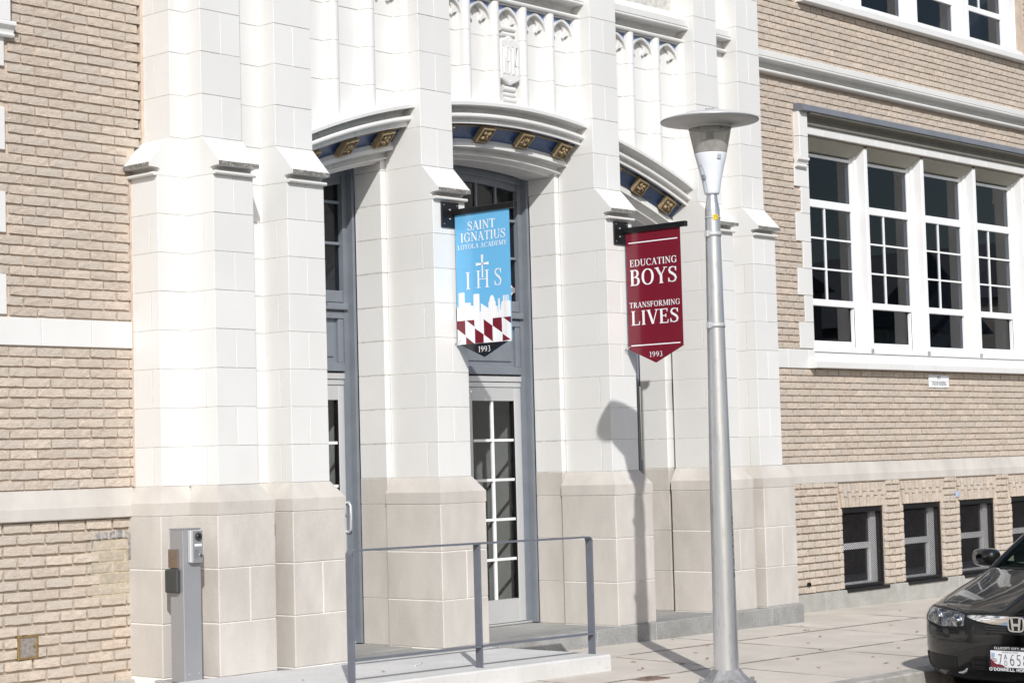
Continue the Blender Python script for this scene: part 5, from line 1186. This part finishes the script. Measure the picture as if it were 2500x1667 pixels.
# licence plate in its dealer frame
pxl = FX-.022; py0, py1 = -.175, .175; pz0, pz1 = .262, .432; LF = lambda a, b_, l_: (pxl-.0075-l_, FY+.045-a, FZ+b_)
mb = MB(); mb.box(pxl-.004, pxl+.02, FY+.045-.168, FY+.045+.168, FZ+pz0, FZ+pz1, bev=.003); pf = mb.build('plate_frame', 'black', car)
B('licence_plate', 'print_white', pf, pxl-.006, pxl-.002, FY+.045-.148, FY+.045+.148, FZ+pz0+.030, FZ+pz1-.030)
mb = MB(); text(mb, "O'DONNELL HONDA", -.160, .160, pz0+.005, pz0+.026, LF, serif=False, bold=1.35); text(mb, 'ELLICOTT CITY, MD', -.118, .118, pz1-.020, pz1-.005, LF, serif=False, bold=1.2); mb.build('frame_lettering', 'print_white', pf)
mb = MB(); text(mb, '7', -.094, -.060, pz0+.042, pz0+.118, LF, serif=False, bold=.8); text(mb, '658', -.006, .128, pz0+.042, pz0+.118, LF, serif=False, bold=.8, space=.14)
text(mb, 'A', -.050, -.022, pz0+.083, pz0+.118, LF, serif=False, bold=.8); text(mb, 'D', -.048, -.022, pz0+.040, pz0+.075, LF, serif=False, bold=.8); text(mb, 'MARYLAND', -.06, .06, pz1-.043, pz1-.034, LF, serif=True); mb.build('plate_number', 'ink', pf)
mb = MB(); mb.add([LF(a, b_, -.0008) for a, b_ in ((-.148,pz0+.031),(-.04,pz0+.031),(-.06,pz0+.046),(-.110,pz0+.052),(-.148,pz0+.085))], [(0,1,2,3,4)])
for k in range(3): mb.add([LF(a, b_, -.0008) for a, b_ in ((-.142,pz0+.072+k*.009),(-.102,pz0+.062+k*.009),(-.102,pz0+.066+k*.009),(-.142,pz0+.076+k*.009))], [(0,1,2,3)])
mb.build('plate_flag', 'print_red', pf)
mb = MB(); mb.add([LF(a, b_, -.0006) for a, b_ in ((-.144,pz0+.098),(-.118,pz0+.094),(-.114,pz0+.122),(-.140,pz0+.126))], [(0,1,2,3)]); mb.build('plate_canton', 'skyblue', pf)
# cabin: glass house, roof and pillars
ST = [(.86,.80,4.05,.735),(.90,.86,3.95,.725),(1.00,1.05,3.72,.70),(1.12,1.29,3.45,.665),(1.24,1.54,3.2,.625),(1.33,1.75,3.0,.59),(1.385,1.95,2.85,.55)]
def cab(z_i, shrink=0):
    z, xf, xr, wd = ST[z_i]; pts = []
    for k in range(9):
        t_ = k/8*math.pi/2; pts.append((xf+.34*(1-math.cos(t_)**(2/3.2)), wd*math.sin(t_)**(2/3.2)))
    for k in range(9):
        t_ = k/8*math.pi/2; pts.append((xr-.3*(1-math.sin(t_)**(2/3)), wd*math.cos(t_)**(2/3)))
    return z, pts
mb = MB(); vs = []
for i in range(len(ST)):
    z, pts = cab(i); vs += [(FX+x, FY+y, FZ+z) for x, y in pts]+[(FX+x, FY-y, FZ+z) for x, y in pts[::-1]]
full = 36; mb.add(vs, [(i*full+k, i*full+(k+1) % full, (i+1)*full+(k+1) % full, (i+1)*full+k) for i in range(len(ST)-1) for k in range(full)], True); mb.build('glass_house', 'carglass', car)
mb = MB(); z, pts = cab(6); z2, p2 = cab(5); vs = [(FX+x, FY+s_*y, FZ+z2+.012) for s_ in (1,) for x, y in p2]; 
ringA = [(FX+x, FY+y, FZ+z2) for x, y in p2]+[(FX+x, FY-y, FZ+z2) for x, y in p2[::-1]]; ringB = [(FX+x+.0, FY+y, FZ+z+.012) for x, y in pts]+[(FX+x, FY-y, FZ+z+.012) for x, y in pts[::-1]]
cxr = FX+2.4; ringC = [((x-cxr)*.6+cxr, (y-FY)*.6+FY, FZ+1.428) for x, y, _ in ringB]; ringA = [((x-cxr)*1.008+cxr, (y-FY)*1.012+FY, z_) for x, y, z_ in ringA]
mb.add(ringA+ringB+ringC+[(cxr, FY, FZ+1.435)], [(j*36+k, j*36+(k+1) % 36, (j+1)*36+(k+1) % 36, (j+1)*36+k) for j in range(2) for k in range(36)]+[(72+k, 72+(k+1) % 36, 108) for k in range(36)], True); mb.build('roof', 'car', car)
for s_ in (-1, 1):
    def col(ks, r_, nm='pillar'):
        q = MB(); q.tube([(FX+cab(i)[1][ks][0]+.002, FY+s_*(cab(i)[1][ks][1]+.004), FZ+cab(i)[0]) for i in range(len(ST))], r_, 8); q.build(nm, 'car', car)
    col(7, .030); col(12, .034)
    q = MB(); q.tube([(FX+2.35+.1*i, FY+s_*(ST[i][3]+.003), FZ+ST[i][0]) for i in range(len(ST))], .028, 8); q.build('pillar', 'trim', car)
    # door mirror
    c_ = Vector((FX+1.33, FY+s_*.935, FZ+.945)); q = MB(); rings = [(-.085,.45),(-.07,.8),(-.03,1),(.02,1),(.035,.93)]; vs = []
    for dx, k in rings: vs += [(c_.x+dx, c_.y+.105*k*abs(math.cos(t_))**.6*(1 if math.cos(t_) > 0 else -1), c_.z+.066*k*abs(math.sin(t_))**.7*(1 if math.sin(t_) > 0 else -1)) for t_ in [2*math.pi*a/20+.01 for a in range(20)]]
    q.add(vs, [(i*20+k, i*20+(k+1) % 20, (i+1)*20+(k+1) % 20, (i+1)*20+k) for i in range(4) for k in range(20)]+[tuple(range(20)), tuple(80+k for k in range(20))], True); q.build('door_mirror', 'car', car)
    q = MB(); q.tube([(FX+1.36, FY+s_*.86, FZ+.905), (FX+1.36, FY+s_*.72, FZ+.885)], [.022,.03], 8); q.build('mirror_stalk', 'trim', car)
    for wx in (.93, 3.62):
        q = MB(); q.tube([(FX+wx, FY+s_*.70, FZ+.315),(FX+wx, FY+s_*.715, FZ+.315),(FX+wx, FY+s_*.87, FZ+.315),(FX+wx, FY+s_*.882, FZ+.315)], [.28,.312,.312,.285], 36); wh = q.build('wheel', 'tyre', car)
        q = MB(); q.tube([(FX+wx, FY+s_*.80, FZ+.315),(FX+wx, FY+s_*.886, FZ+.315),(FX+wx, FY+s_*.890, FZ+.315)], [.2,.2,.05], 30); q.build('rim', 'alu', wh)
        q = MB(); q.tube([(FX+wx, FY+s_*.60, FZ+.33),(FX+wx, FY+s_*.8785, FZ+.33)], [.345,.345], 36); q.build('wheel_arch', 'trim', car)
    for yy in (.44,):
        q = MB(); q.box(FX+1.75, FX+2.2, FY+s_*yy-.22, FY+s_*yy+.22, FZ+.35, FZ+.75, bev=.05); q.box(FX+2.1, FX+2.25, FY+s_*yy-.20, FY+s_*yy+.20, FZ+.7, FZ+1.15, bev=.05); q.build('front_seat', 'seat', car)
mb = MB(); mb.box(FX+.95, FX+1.5, FY-.66, FY+.66, FZ+.80, FZ+.905, bev=.03); mb.build('dashboard', 'trim', car)
q = MB(); q.tube([(FX+.80+.12*abs(i-6)/6, FY-.60+.1*i, FZ+.885) for i in range(13)], .018, 6); q.build('cowl', 'trim', car)
q = MB(); q.tube([(FX+.86, FY-.05, FZ+.895),(FX+.98, FY+.55, FZ+.925)], .007, 6); q.build('wiper', 'black', car)

# ------------------------------------------------------------------ unseen houses across the street, added for the panes and car paint to mirror
for hx, wd, ev, rg_, cm, lab in ((27,7.5,5.6,8.2,'print_white','unseen white gabled house added across the street for the panes to mirror'),(36.5,6.5,6.2,7.4,'brick','unseen buff brick house added across the street for the panes to mirror'),
                             (45,8,5.2,7.8,'alud','unseen grey gabled house added across the street for the panes to mirror'),(55,8,6.6,9.0,'walk','unseen tan house added farthest along the other side of the street')):
    h_ = empty('unseen_house', (hx+wd/2, -27, -.45), lab, 'house', 'unseen houses added across the street')
    B('wall', cm, h_, hx, hx+wd, -32, -22, -.45, ev)
    mb = MB(); mb.prism([(hx-.3, ev), (hx+wd+.3, ev), (hx+wd/2, rg_)], 'y', -32.3, -21.7); mb.build('roof', 'steel', h_)
    for k in range(3):
        for z in (1.0, 3.8):
            x = hx+.8+k*(wd-1.6)/2.6; B('window', 'carglass', h_, x, x+.95, -22.03, -21.98, z, z+1.5); B('window_frame', 'white', h_, x-.08, x+1.03, -22.01, -21.985, z-.08, z+1.58)
    for k in range(3):
        for z in (1.0, 3.8):
            y = -31+k*3.2; B('window', 'carglass', h_, hx-.03, hx+.02, y, y+.95, z, z+1.5)
    B('door', 'print_red', h_, hx+wd-1.5, hx+wd-.5, -22.03, -21.98, -.4, 1.75)
